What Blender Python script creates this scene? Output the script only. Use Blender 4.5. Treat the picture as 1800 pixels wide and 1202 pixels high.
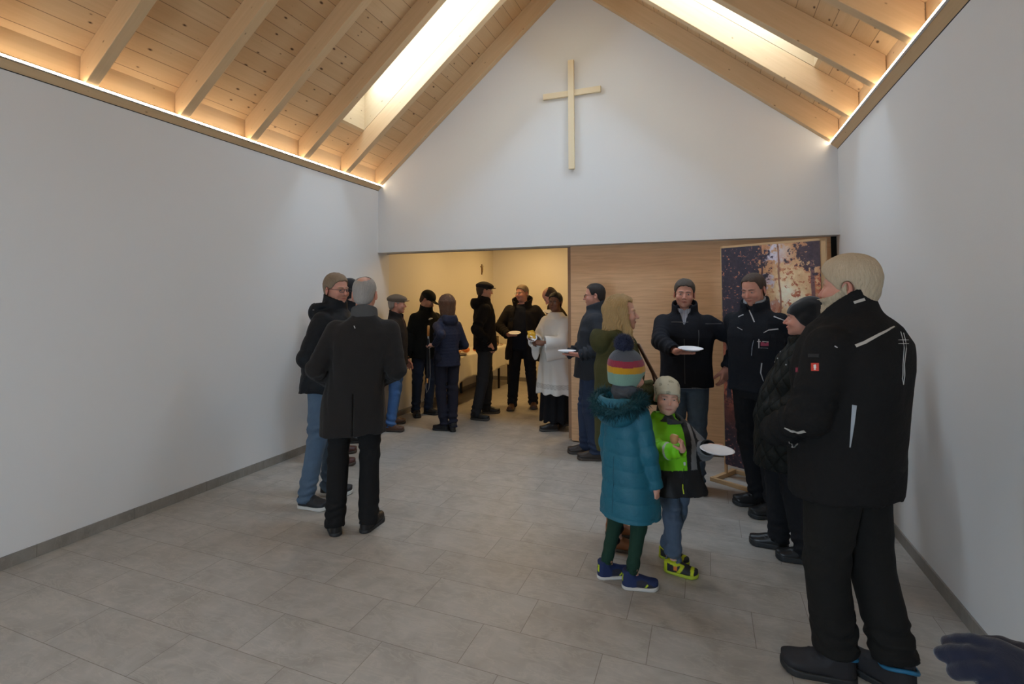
import bpy, bmesh, math, random
import numpy as np
from mathutils import Vector, Matrix
from mathutils.bvhtree import BVHTree

SC = bpy.context.scene
COL = SC.collection
PI = math.pi
for _o in list(bpy.data.objects):
    bpy.data.objects.remove(_o)

# ------------------------------------------------------------------ camera
CAM_H = 1.65
YAW, PITCH, ROLL, FPX, PX0, PY0 = 0.3746, 0.0436, -0.0014, 900.57, 885.54, 483.5
_cy, _sy = math.cos(YAW), math.sin(YAW)
FW = Vector((-_sy * math.cos(PITCH), _cy * math.cos(PITCH), math.sin(PITCH)))
RT = Vector((_cy, _sy, 0)); UP = RT.cross(FW)
_r = math.cos(ROLL) * RT + math.sin(ROLL) * UP
_u = -math.sin(ROLL) * RT + math.cos(ROLL) * UP
RT, UP = _r, _u
CAM = Vector((0, 0, CAM_H))
cam_d = bpy.data.cameras.new('camera'); cam = bpy.data.objects.new('camera', cam_d); COL.objects.link(cam)
cam.matrix_world = Matrix(((RT.x, UP.x, -FW.x, 0), (RT.y, UP.y, -FW.y, 0), (RT.z, UP.z, -FW.z, CAM_H), (0, 0, 0, 1)))
cam_d.sensor_fit = 'HORIZONTAL'; cam_d.sensor_width = 36
cam_d.lens = FPX / 1800 * 36
cam_d.shift_x = (900 - PX0) / 1800
cam_d.shift_y = (PY0 - 601) / 1800
cam_d.clip_start = 0.05; cam_d.clip_end = 200
SC.camera = cam

# ------------------------------------------------------------------ world, light, exposure
SC.view_settings.view_transform = 'Standard'
SC.view_settings.look = 'None'
SC.view_settings.gamma = 1
SC.view_settings.use_curve_mapping = False
SC.view_settings.exposure = 1.06
SC.cycles.max_bounces = 10
SC.cycles.diffuse_bounces = 6
SC.cycles.glossy_bounces = 3
SC.cycles.use_denoising = True
SC.cycles.sample_clamp_indirect = 8
SC.cycles.caustics_reflective = False
SC.cycles.caustics_refractive = False

XL, XR, YB, YR = -4.009, 1.198, 5.661, -2.6       # side walls, gable wall, wall behind the camera
ZE, ZL = 3.06, 2.241                               # wall top, opening height
XM = (XL + XR) / 2
SL = 0.835                                         # roof slope
def zroof(x, off=0.0):                             # underside of the rafters
    return 3.12 + SL * (min(x - XL, XR - x) - 0.055) + off
RD = 0.25                                          # rafters' depth measured vertically

wd = bpy.data.worlds.new('sky'); SC.world = wd; wd.use_nodes = True
_bg = wd.node_tree.nodes['Background']
_bg.inputs[0].default_value = (0.66, 0.81, 1.0, 1)
_bg.inputs[1].default_value = 9.0

def area_light(name, loc, rot, sx, sy, power, color, portal=False, parent=None):
    l = bpy.data.lights.new(name, 'AREA'); l.shape = 'RECTANGLE'; l.size = sx; l.size_y = sy
    l.energy = power; l.color = color
    if portal: l.cycles.is_portal = True
    o = bpy.data.objects.new(name, l); COL.objects.link(o)
    o.location = loc; o.rotation_euler = rot
    if parent: o.parent = parent
    return o
# the sky's openings: two skylights, plus an unseen rear pair and glazed entrance added for fill light
SKY_Y0, SKY_Y1 = 4.297, 4.897
SKX = {'L': (-3.675, -1.75), 'R': (-1.06, 0.885)}
SKY_D = 0.42                                       # vertical height of the skylight shaft above the boards
_ang = math.atan(SL)
SKYB = [(SKY_Y0, SKY_Y1), (-1.165, -.5625)]   # the bay near the gable, plus an unseen one added as fill light
for _s in 'LR':
    _a, _b = SKX[_s]; _xm = (_a + _b) / 2
    for _y0, _y1 in SKYB:
        area_light('skylight_portal', (_xm, (_y0 + _y1) / 2, zroof(_xm, RD + SKY_D - .01)),
                   (0, -_ang if _s == 'L' else _ang, 0), abs(_b - _a) / math.cos(_ang), _y1 - _y0, 10, (1, 1, 1), portal=True)
area_light('entrance_portal', (-1.4, YR + .02, 1.15), (PI / 2, 0, 0), 1.05, 2.1, 10, (1, 1, 1), portal=True)

# ------------------------------------------------------------------ node helpers
def srgb(r, g, b):
    f = lambda c: ((c / 255) / 12.92 if c / 255 <= 0.04045 else ((c / 255 + 0.055) / 1.055) ** 2.4)
    return (f(r), f(g), f(b), 1)
class NT:
    def __init__(s, name):
        s.m = bpy.data.materials.new(name); s.m.use_nodes = True
        s.t = s.m.node_tree; s.b = s.t.nodes['Principled BSDF']
    def n(s, typ, **kw):
        nd = s.t.nodes.new(typ)
        for k, v in kw.items():
            if k.startswith('i_'):
                k = k[2:]; k = int(k) if k.isdigit() else k.replace('_', ' ')
                s.set(nd.inputs[k], v)
            else: setattr(nd, k, v)
        return nd
    def set(s, inp, v):
        if isinstance(v, bpy.types.NodeSocket): s.t.links.new(v, inp)
        elif isinstance(v, bpy.types.Node): s.t.links.new(v.outputs[0], inp)
        else: inp.default_value = v
    def math(s, op, a, b=0.0, c=0.0, clamp=False):
        nd = s.t.nodes.new('ShaderNodeMath'); nd.operation = op; nd.use_clamp = clamp
        for i, v in enumerate((a, b, c)): s.set(nd.inputs[i], v)
        return nd.outputs[0]
    def mix(s, fac, a, b, blend='MIX'):
        nd = s.t.nodes.new('ShaderNodeMix'); nd.data_type = 'RGBA'; nd.blend_type = blend
        s.set(nd.inputs[0], fac); s.set(nd.inputs[6], a); s.set(nd.inputs[7], b)
        return nd.outputs[2]
    def ramp(s, fac, stops, interp='LINEAR'):
        nd = s.t.nodes.new('ShaderNodeValToRGB'); nd.color_ramp.interpolation = interp
        e = nd.color_ramp.elements
        while len(e) < len(stops): e.new(0.5)
        for k, (p, c) in enumerate(stops):
            e[k].position = p; e[k].color = c if len(c) == 4 else (*c, 1)
        s.set(nd.inputs[0], fac); return nd.outputs[0]
    def coord(s, kind='Object'):
        return s.t.nodes.new('ShaderNodeTexCoord').outputs[kind]
    def pos(s):
        return s.t.nodes.new('ShaderNodeNewGeometry').outputs['Position']
    def noise(s, vec, scale, detail=3, rough=.5, dist=0.0):
        nd = s.t.nodes.new('ShaderNodeTexNoise'); nd.inputs['Scale'].default_value = scale
        nd.inputs['Detail'].default_value = detail; nd.inputs['Roughness'].default_value = rough
        nd.inputs['Distortion'].default_value = dist; s.set(nd.inputs['Vector'], vec); return nd.outputs[0]
    def mapping(s, vec, scale=(1, 1, 1), rot=(0, 0, 0), loc=(0, 0, 0)):
        nd = s.t.nodes.new('ShaderNodeMapping'); nd.inputs['Scale'].default_value = scale
        nd.inputs['Rotation'].default_value = rot; nd.inputs['Location'].default_value = loc
        s.set(nd.inputs['Vector'], vec); return nd.outputs[0]
    def bump(s, h, strength=.3, dist=.01):
        nd = s.t.nodes.new('ShaderNodeBump'); nd.inputs['Strength'].default_value = strength
        nd.inputs['Distance'].default_value = dist; s.set(nd.inputs['Height'], h)
        s.set(s.b.inputs['Normal'], nd.outputs[0]); return nd
    def base(s, c, rough=.6, spec=.5):
        s.set(s.b.inputs['Base Color'], c if not isinstance(c, tuple) or len(c) == 4 else (*c, 1))
        s.b.inputs['Roughness'].default_value = rough
        s.b.inputs['Specular IOR Level'].default_value = spec
        return s.m

_MC = {}
def plain(name, c, rough=.6, metal=0.0, spec=.5, emit=None, es=0.0):
    if name in _MC: return _MC[name]
    q = NT(name); q.base(c, rough, spec); q.b.inputs['Metallic'].default_value = metal
    # a faint unevenness so that no surface is perfectly even
    nz = q.noise(q.coord(), 35, 3); q.set(q.b.inputs['Base Color'], q.mix(q.math('MULTIPLY', nz, .16), (*c[:3], 1), (c[0] * .6, c[1] * .6, c[2] * .6, 1)))
    if emit:
        q.b.inputs['Emission Color'].default_value = (*emit[:3], 1); q.b.inputs['Emission Strength'].default_value = es
    _MC[name] = q.m; return q.m

def m_plaster(name, c):
    q = NT(name); P = q.pos()
    n1 = q.noise(P, 90, 4); n2 = q.noise(P, 1.2, 2)
    q.base(q.mix(n2, c, (c[0] * .96, c[1] * .96, c[2] * .955, 1)), .85, .25)
    q.bump(n1, .12, .003); return q.m

def m_wood(name, light, dark, knot, axis='Y', board=0.0, knots=.5, grain=1.0, rough=.55, contrast=1.4):
    """spruce: grain along an object axis, optional board joints across the local U coordinate (attribute UVMap)"""
    q = NT(name)
    uv = q.coord('UV')                      # u along the grain (m), v across (m)
    sx = q.n('ShaderNodeSeparateXYZ', i_0=uv)
    U, V = sx.outputs[0], sx.outputs[1]
    W = sx.outputs[2]
    if board:
        row = q.math('FLOOR', q.math('DIVIDE', V, board))
        rnd = q.n('ShaderNodeTexWhiteNoise', noise_dimensions='1D', i_W=row)
        fr = q.math('FRACT', q.math('DIVIDE', V, board))
        edge = q.math('MINIMUM', fr, q.math('SUBTRACT', 1.0, fr))
        joint = q.math('LESS_THAN', edge, .018)
        Ush = q.math('ADD', U, q.math('MULTIPLY', rnd.outputs[0], 17.0))
    else:
        Ush = U; joint = None; rnd = None
    cb = q.n('ShaderNodeCombineXYZ', i_0=Ush, i_1=V, i_2=0.0).outputs[0]
    g1 = q.noise(q.mapping(cb, (1.2, 22, 1)), 1.6 * grain, 4, .6, .6)
    g2 = q.noise(q.mapping(cb, (.5, 60, 1)), 3.0, 3, .6, .3)
    big = q.noise(q.mapping(cb, (.7, 4, 1)), 1.0, 2)
    g1 = q.math('ADD', q.math('MULTIPLY', q.math('SUBTRACT', g1, .5), contrast), .5, clamp=True)
    c = q.mix(q.math('MULTIPLY', g1, .9), light, dark)
    c = q.mix(q.math('MULTIPLY', g2, .35), c, dark)
    c = q.mix(q.math('MULTIPLY', big, .45), c, tuple(min(1, k * 1.12) for k in light[:3]) + (1,))
    if board: c = q.mix(q.math('MULTIPLY', rnd.outputs[0], .38), c, (dark[0] * 1.02, dark[1] * .92, dark[2] * .82, 1))
    # knots: dark oval spots with a reddish ring
    vo = q.n('ShaderNodeTexVoronoi', feature='F1', voronoi_dimensions='2D', i_Scale=1.0, i_Vector=q.mapping(cb, (5.2, 10.0, 1)), i_Randomness=1.0)
    hr = q.n('ShaderNodeSeparateColor', i_0=vo.outputs['Color']).outputs[0]
    rad = q.math('MULTIPLY', q.math('SUBTRACT', hr, 1 - knots, clamp=True), .24)
    kd = q.math('SUBTRACT', rad, vo.outputs['Distance'])
    km = q.math('MULTIPLY', kd, 14.0, clamp=True)
    halo = q.math('MULTIPLY', q.math('ADD', kd, .04), 9.0, clamp=True)
    c = q.mix(q.math('MULTIPLY', halo, q.math('MULTIPLY', q.math('GREATER_THAN', rad, 0.004), .45)), c, dark)
    c = q.mix(km, c, knot)
    if joint is not None: c = q.mix(q.math('MULTIPLY', joint, .75), c, (dark[0] * .30, dark[1] * .25, dark[2] * .2, 1))
    q.base(c, rough, .35)
    q.bump(q.math('ADD', q.math('MULTIPLY', g2, .3), q.math('MULTIPLY', joint if joint is not None else 0.0, -3.0)), .25, .002)
    return q.m

M_WALL = m_plaster('white_plaster', (.74, .73, .715, 1))
M_WALL2 = m_plaster('warm_lit_plaster', (.76, .72, .63, 1))  # white plaster with the lamps' warm light mixed into its colour
LW, DW, KN = (.60, .40, .225, 1), (.40, .235, .115, 1), (.11, .05, .022, 1)
M_BOARD = m_wood('spruce_boards', (.69, .475, .275, 1), (.52, .335, .17, 1), (.10, .042, .018, 1), board=.145, knots=.55)
M_BEAM = m_wood('spruce_beam', (.71, .49, .28, 1), (.54, .35, .18, 1), (.14, .065, .03, 1), knots=.30)
M_SHAFT = m_wood('pale_spruce_lining', (.66, .50, .31, 1), (.50, .36, .20, 1), (.2, .12, .06, 1), knots=.35, grain=.8)
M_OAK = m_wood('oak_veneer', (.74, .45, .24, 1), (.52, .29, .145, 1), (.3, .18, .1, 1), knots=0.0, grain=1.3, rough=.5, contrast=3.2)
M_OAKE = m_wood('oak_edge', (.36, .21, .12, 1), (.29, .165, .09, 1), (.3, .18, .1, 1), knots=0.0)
M_PINE = m_wood('planed_pine', (.58, .38, .20, 1), (.46, .28, .13, 1), (.3, .18, .1, 1), knots=0.05)
M_STICK = m_wood('pale_lime_wood', (.80, .68, .47, 1), (.70, .56, .36, 1), (.5, .4, .2, 1), knots=0.0)

def m_tiles(name, tone, length=.6, rowh=.3, y0=2.145, skirting=False):
    q = NT(name)
    P = q.n('ShaderNodeSeparateXYZ', i_0=q.pos())
    X, Y = P.outputs[0], P.outputs[1]
    if skirting:
        row = 0.0; off = 0.0
        fx = q.math('FRACT', q.math('DIVIDE', q.math('SUBTRACT', Y, 2.0194 % .6), .6)); fy = 0.5
        idx = q.math('FLOOR', q.math('DIVIDE', q.math('SUBTRACT', Y, 2.0194 % .6), .6))
    else:
        row = q.math('FLOOR', q.math('DIVIDE', q.math('SUBTRACT', Y, y0), rowh))
        # joints step by a third of a tile with a little irregularity, from row to row
        off = q.math('ADD', q.math('MULTIPLY', q.n('ShaderNodeTexWhiteNoise', noise_dimensions='1D', i_W=row).outputs[0], .22),
                     q.math('MULTIPLY', q.math('MODULO', q.math('ADD', row, 100.0), 2.0), .29))
        s = q.math('DIVIDE', q.math('ADD', q.math('SUBTRACT', X, off), 30.0), length)
        fx = q.math('FRACT', s); fy = q.math('FRACT', q.math('DIVIDE', q.math('SUBTRACT', Y, y0), rowh))
        idx = q.math('FLOOR', s)
    ex = q.math('MULTIPLY', q.math('MINIMUM', fx, q.math('SUBTRACT', 1.0, fx)), length)
    if skirting: e = ex
    else:
        ey = q.math('MULTIPLY', q.math('MINIMUM', fy, q.math('SUBTRACT', 1.0, fy)), rowh)
        e = q.math('MINIMUM', ex, ey)
    g = q.math('LESS_THAN', e, .0016)
    rn = q.n('ShaderNodeTexWhiteNoise', noise_dimensions='2D', i_Vector=q.n('ShaderNodeCombineXYZ', i_0=row, i_1=idx, i_2=0.0).outputs[0])
    pv = q.n('ShaderNodeCombineXYZ', i_0=q.math('ADD', X, q.math('MULTIPLY', rn.outputs[0], 9.0)), i_1=q.math('ADD', Y, q.math('MULTIPLY', row, 3.1)), i_2=P.outputs[2]).outputs[0]
    a = q.noise(pv, 5.5, 6, .62, .6); b = q.noise(q.mapping(pv, (1, 3.2, 1), (0, 0, .5)), 4.5, 5, .65, 1.6)
    fine = q.noise(pv, 140, 3, .6)
    t = tone
    c = q.mix(q.ramp(a, [(.33, (0, 0, 0)), (.67, (1, 1, 1))]), (t[0] * .80, t[1] * .79, t[2] * .77, 1), (t[0] * 1.14, t[1] * 1.14, t[2] * 1.14, 1))
    vein = q.ramp(b, [(.50, (0, 0, 0)), (.57, (1, 1, 1)), (.62, (0, 0, 0))])
    c = q.mix(q.math('MULTIPLY', vein, .38), c, (t[0] * 1.35, t[1] * 1.33, t[2] * 1.28, 1))
    c = q.mix(q.math('MULTIPLY', fine, .25), c, (t[0] * .8, t[1] * .8, t[2] * .78, 1))
    c = q.mix(q.math('MULTIPLY', q.math('SUBTRACT', rn.outputs[0], .0), .16), c, (t[0] * .8, t[1] * .78, t[2] * .74, 1))
    c = q.mix(q.math('MULTIPLY', g, .8), c, (t[0] * .42, t[1] * .38, t[2] * .33, 1))
    q.base(c, .42, .45)
    q.set(q.b.inputs['Roughness'], q.math('ADD', .36, q.math('MULTIPLY', a, .2)))
    q.bump(q.math('ADD', q.math('MULTIPLY', fine, .12), q.math('MULTIPLY', g, -1.0)), .3, .002)
    return q.m
M_TILE = m_tiles('stone_look_tiles', (.40, .375, .34))
M_SKIRT = m_tiles('stone_look_skirting', (.26, .238, .21), skirting=True)

# ------------------------------------------------------------------ object helpers
def tag(o, label=None, cat=None, group=None, kind=None):
    if label: o['label'] = label
    if cat: o['category'] = cat
    if group: o['group'] = group
    if kind: o['kind'] = kind
    return o
def mesh_obj(name, V, F, mats, parent=None, smooth=False, uv=None, mi=None):
    me = bpy.data.meshes.new(name)
    me.from_pydata([tuple(v) for v in V], [], [tuple(f) for f in F])
    for m in (mats if isinstance(mats, (list, tuple)) else [mats]): me.materials.append(m)
    if mi is not None: me.polygons.foreach_set('material_index', mi)
    if smooth: me.polygons.foreach_set('use_smooth', [True] * len(me.polygons))
    if uv is not None:
        L = me.uv_layers.new(name='UVMap')
        for k, p in enumerate(me.polygons):
            for li, c in zip(p.loop_indices, uv[k]): L.data[li].uv = c
    me.update()
    o = bpy.data.objects.new(name, me); COL.objects.link(o)
    if parent: o.parent = parent
    return o
def empty(name, loc=(0, 0, 0), rz=0.0):
    o = bpy.data.objects.new(name, None); COL.objects.link(o); o.empty_display_size = .1
    o.location = loc; o.rotation_euler = (0, 0, rz); return o
class MB:
    """collects solid pieces into one mesh; uv: u along the piece's long axis in metres, v across"""
    def __init__(s): s.V, s.F, s.UV, s.MI = [], [], [], []
    def hexa(s, c, mi=0, grain=0, off=None):
        """8 corners: c[0..3] bottom loop, c[4..7] top loop; grain 0: along edge 0-1, 1: along 1-2, 2: along 0-4"""
        c = [Vector(v) for v in c]; n = len(s.V); s.V += c
        ax = [(c[1] - c[0]).normalized(), (c[3] - c[0]).normalized(), (c[4] - c[0]).normalized()]
        g = ax[grain]; off = random.random() * 9 if off is None else off
        for f in ((3, 2, 1, 0), (4, 5, 6, 7), (0, 1, 5, 4), (1, 2, 6, 5), (2, 3, 7, 6), (3, 0, 4, 7)):
            s.F.append([n + k for k in f])
            nrm = (c[f[1]] - c[f[0]]).cross(c[f[2]] - c[f[1]])
            w = nrm.cross(g)
            if w.length < 1e-9: w = ax[(grain + 1) % 3]
            w.normalize(); s.UV.append([((c[k] - c[0]).dot(g) + off, (c[k] - c[0]).dot(w) + off) for k in f]); s.MI.append(mi)
        return s
    def box(s, lo, hi, mi=0, grain=0, off=None):
        x0, y0, z0 = lo; x1, y1, z1 = hi
        return s.hexa([(x0, y0, z0), (x1, y0, z0), (x1, y1, z0), (x0, y1, z0), (x0, y0, z1), (x1, y0, z1), (x1, y1, z1), (x0, y1, z1)], mi, grain, off)
    def tube(s, pts, r, n=8, mi=0, closed=False):
        pts = [Vector(p) for p in pts]; base = len(s.V); m = len(pts)
        rr = r if isinstance(r, (list, tuple)) else [r] * m
        prev = None
        for i, p in enumerate(pts):
            d = (pts[(i + 1) % m] - pts[i - 1]) if closed else (pts[min(i + 1, m - 1)] - pts[max(i - 1, 0)])
            d.normalize()
            if prev is None: a = d.orthogonal().normalized()
            else: a = (prev - d * prev.dot(d)).normalized()
            prev = a; b = d.cross(a)
            for k in range(n):
                t = 2 * PI * k / n; s.V.append(p + (a * math.cos(t) + b * math.sin(t)) * rr[i])
        for i in range(m if closed else m - 1):
            j = (i + 1) % m
            for k in range(n):
                s.F.append([base + i * n + k, base + i * n + (k + 1) % n, base + j * n + (k + 1) % n, base + j * n + k]); s.UV.append([(0, 0)] * 4); s.MI.append(mi)
        if not closed:
            s.F.append([base + k for k in range(n)][::-1]); s.UV.append([(0, 0)] * n); s.MI.append(mi)
            s.F.append([base + (m - 1) * n + k for k in range(n)]); s.UV.append([(0, 0)] * n); s.MI.append(mi)
        return s
    def lathe(s, prof, n=32, c=(0, 0, 0), mi=0, M=None):
        base = len(s.V); m = len(prof); c = Vector(c)
        for r, z in prof:
            for k in range(n):
                t = 2 * PI * k / n; v = Vector((r * math.cos(t), r * math.sin(t), z))
                s.V.append((M @ v if M else v) + c)
        for i in range(m - 1):
            for k in range(n):
                s.F.append([base + i * n + k, base + i * n + (k + 1) % n, base + (i + 1) * n + (k + 1) % n, base + (i + 1) * n + k]); s.UV.append([(0, 0)] * 4); s.MI.append(mi)
        for i, rv in ((0, True), (m - 1, False)):
            if prof[i][0] > 1e-4:
                f = [base + i * n + k for k in range(n)]; s.F.append(f[::-1] if rv else f); s.UV.append([(0, 0)] * n); s.MI.append(mi)
        return s
    def build(s, name, mats, parent=None, smooth=False, bevel=0.0):
        o = mesh_obj(name, s.V, s.F, mats, parent, smooth, s.UV, s.MI)
        if bevel:
            b = o.modifiers.new('bevel', 'BEVEL'); b.width = bevel; b.segments = 2; b.limit_method = 'ANGLE'
        return o
def structure(o): o['kind'] = 'structure'; return o

# ------------------------------------------------------------------ room shell
YF = 9.6                                           # far wall of the room beyond the opening
structure(MB().box((XL - .4, YR - .4, -.2), (XR + 2.4, YF + .4, 0)).build('floor', M_TILE))
T = .3
def wall_side(name, x0, x1, y1):
    b = MB(); b.box((x0, YR - T, -.1), (x1, y1, ZE)); return structure(b.build(name, M_WALL))
wall_side('wall_left', XL - T, XL, YB + .26)
wall_side('wall_right', XR, XR + T, YB + .26)
# gable wall with the wide opening under it
gx = [XL - .02, XM, XR + .02]
V, F = [], []
for y in (YB, YB + .2):
    V += [(XL - .02, y, ZL), (XR + .02, y, ZL), (XR + .02, y, zroof(XR, .3)), (XM, y, zroof(XM, .3)), (XL - .02, y, zroof(XL, .3))]
F = [[0, 1, 2, 3, 4], [9, 8, 7, 6, 5], [0, 5, 6, 1], [1, 6, 7, 2], [2, 7, 8, 3], [3, 8, 9, 4], [4, 9, 5, 0]]
structure(mesh_obj('wall_gable', V, F, M_WALL))
# wall behind the camera, with its own gable and a glazed entrance added for daylight
b = MB()
b.box((XL - T, YR - T, -.1), (-1.95, YR, 2.25)).box((-.85, YR - T, -.1), (XR + T, YR, 2.25))
o = structure(b.build('wall_rear', M_WALL))
V = []
for y in (YR - T, YR):
    V += [(XL - .3, y, 2.25), (XR + .3, y, 2.25), (XR + .3, y, zroof(XR, .5)), (XM, y, zroof(XM, .5)), (XL - .3, y, zroof(XL, .5))]
structure(mesh_obj('wall_rear_gable', V, [[9, 8, 7, 6, 5][::-1], [0, 1, 2, 3, 4], [0, 5, 6, 1], [1, 6, 7, 2], [2, 7, 8, 3], [3, 8, 9, 4], [4, 9, 5, 0]], M_WALL))
M_FR = plain('dark_aluminium', (.06, .06, .065), .4, .6)
gl = NT('door_glass')                              # thin pane: clear, with a weak reflection
_tr = gl.n('ShaderNodeBsdfTransparent', i_0=(.94, .97, .98, 1)); _gs = gl.n('ShaderNodeBsdfGlossy', i_Roughness=.02)
_mx = gl.n('ShaderNodeMixShader', i_0=.06, i_1=_tr, i_2=_gs)
gl.t.links.new(_mx.outputs[0], gl.t.nodes['Material Output'].inputs[0])
M_GLASS = gl.m
b = MB()
for x0, x1 in ((-1.95, -1.87), (-.93, -.85)): b.box((x0, YR - .16, 0), (x1, YR - .08, 2.25))
b.box((-1.95, YR - .16, 2.17), (-.85, YR - .08, 2.25)).box((-1.95, YR - .16, 0), (-.85, YR - .08, .08))
dr = structure(b.build('added_door_1', M_FR))  # unseen; added and sized for the daylight it lets in
MB().box((-1.87, YR - .125, .08), (-.93, YR - .115, 2.17)).build('pane', M_GLASS, dr)

# room beyond: left wall runs on, far wall, right wall, ceiling
structure(MB().box((XL - T, YB + .26, -.1), (XL, YF + .3, 2.75)).build('wall_left_beyond', M_WALL2))
structure(MB().box((XL - T, YF, -.1), (XR + 2.3, YF + T, 2.75)).build('wall_far', M_WALL2))
structure(MB().box((XR + 2.0, YB + .2, -.1), (XR + 2.3, YF, 2.75)).build('wall_right_beyond', M_WALL2))
structure(MB().box((XR + .3, YB + .2, -.1), (XR + 2.3, YB + .3, 2.75)).build('wall_near_beyond', M_WALL2))
structure(MB().box((XL - T, YB + .2, 2.75), (XR + 2.3, YF + T, 2.95)).build('ceiling_beyond', M_WALL2))
structure(MB().box((XL, YB + .2, ZL), (XR + 2.0, YB + .24, 2.76)).build('wall_over_opening', M_WALL2))

# skirting tiles
SKH = .0775
structure(MB().box((XL, YR, 0), (XL + .011, YF, SKH)).build('baseboard_left', M_SKIRT))
structure(MB().box((XR - .011, YR, 0), (XR, YB + .2, SKH)).build('baseboard_right', M_SKIRT))
structure(MB().box((XL + .011, YF - .011, 0), (XR + 2, YF, SKH)).build('baseboard_far', M_SKIRT))

# ------------------------------------------------------------------ roof
def slope_quad(s, xa, xb, y0, y1, off0, off1, b, grain, mi=0):
    """a slab on slope s between horizontal positions xa..xb; offsets measured vertically from the rafters' underside"""
    zf = lambda x, o: 3.12 + SL * ((x - XL if s == 'L' else XR - x) - .055) + o
    b.hexa([(xa, y0, zf(xa, off0)), (xb, y0, zf(xb, off0)), (xb, y1, zf(xb, off0)), (xa, y1, zf(xa, off0)),
            (xa, y0, zf(xa, off1)), (xb, y0, zf(xb, off1)), (xb, y1, zf(xb, off1)), (xa, y1, zf(xa, off1))], mi, grain, off=0)
BT = RD + .03
for s, xa, xb in (('L', XL - .35, XM), ('R', XM, XR + .35)):
    b = MB(); k0, k1 = SKX[s]
    slope_quad(s, xa, k0 - .028, YR - .3, YB + .2, RD, BT, b, 1)
    slope_quad(s, k1 + .028, xb, YR - .3, YB + .2, RD, BT, b, 1)
    for ya, yb in ((YR - .3, SKYB[1][0] - .028), (SKYB[1][1] + .028, SKYB[0][0] - .028), (SKYB[0][1] + .028, YB + .2)): slope_quad(s, k0 - .028, k1 + .028, ya, yb, RD, BT, b, 1)
    # make the boards' joints continuous over the slope: v from the distance along the slope, u from y
    o = b.build('ceiling', M_BOARD)
    uvl = o.data.uv_layers[0]
    for p in o.data.polygons:
        for li in p.loop_indices:
            v = o.data.vertices[o.data.loops[li].vertex_index].co
            uvl.data[li].uv = (v.y, abs(v.x - XM) / math.cos(_ang) + (0 if s == 'L' else 7.03))
    structure(o)
    # opaque insulation above the boards, leaving the skylight shaft open
    b = MB()
    slope_quad(s, xa, k0 - .03, YR - .3, YB + .2, BT, BT + SKY_D, b, 1); slope_quad(s, k1 + .03, xb, YR - .3, YB + .2, BT, BT + SKY_D, b, 1)
    for ya, yb in ((YR - .3, SKYB[1][0] - .03), (SKYB[1][1] + .03, SKYB[0][0] - .03), (SKYB[0][1] + .03, YB + .2)): slope_quad(s, k0 - .03, k1 + .03, ya, yb, BT, BT + SKY_D, b, 1)
    structure(b.build('roof', plain('roofing', (.2, .1, .07), .8)))
    for bay, (Y0, Y1) in enumerate(SKYB):  # the rear bay is added, out of view, to brighten the room
        # shaft lining, frame and pane of one skylight
        sk = empty('window_%d' % (1 + bay * 2 + (s == 'R')), ((k0 + k1) / 2, (Y0 + Y1) / 2, zroof((k0 + k1) / 2, RD))); sk['kind'] = 'structure'
        inv = Matrix.Translation(-sk.location)
        b = MB()
        slope_quad(s, k0, k1, Y0 - .028, Y0, RD + .002, BT + SKY_D, b, 0)
        slope_quad(s, k0, k1, Y1, Y1 + .028, RD + .002, BT + SKY_D, b, 0)
        slope_quad(s, k0 - .028, k0, Y0 - .028, Y1 + .028, RD + .002, BT + SKY_D, b, 1)
        slope_quad(s, k1, k1 + .028, Y0 - .028, Y1 + .028, RD + .002, BT + SKY_D, b, 1)
        o = b.build('shaft_lining', M_SHAFT, sk); o.data.transform(inv)
        b = MB(); w = .05; z0_, z1_ = BT + SKY_D, BT + SKY_D + .05
        slope_quad(s, k0, k0 + w, Y0, Y1, z0_, z1_, b, 1); slope_quad(s, k1 - w, k1, Y0, Y1, z0_, z1_, b, 1)
        slope_quad(s, k0 + w, k1 - w, Y0, Y0 + w, z0_, z1_, b, 0); slope_quad(s, k0 + w, k1 - w, Y1 - w, Y1, z0_, z1_, b, 0)
        o = b.build('window_frame', plain('white_frame', (.75, .75, .74), .4), sk); o.data.transform(inv)
        b = MB(); slope_quad(s, k0 + w, k1 - w, Y0 + w, Y1 - w, z0_ + .02, z0_ + .024, b, 0)
        o = b.build('pane', M_GLASS, sk); o.data.transform(inv)

RAFT = [5.58 - .6825 * k for k in range(12)]
for k, y in enumerate(RAFT):
    for s in 'LR':
        b = MB()
        xa, xb = (XL + .004, XM) if s == 'L' else (XM, XR - .004)
        slope_quad(s, xa, xb, y, y + .08, 0, RD, b, 0)
        side = 'left' if s == 'L' else 'right'
        o = b.build('rafter', M_BEAM, bevel=.004)
        structure(o)
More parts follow.
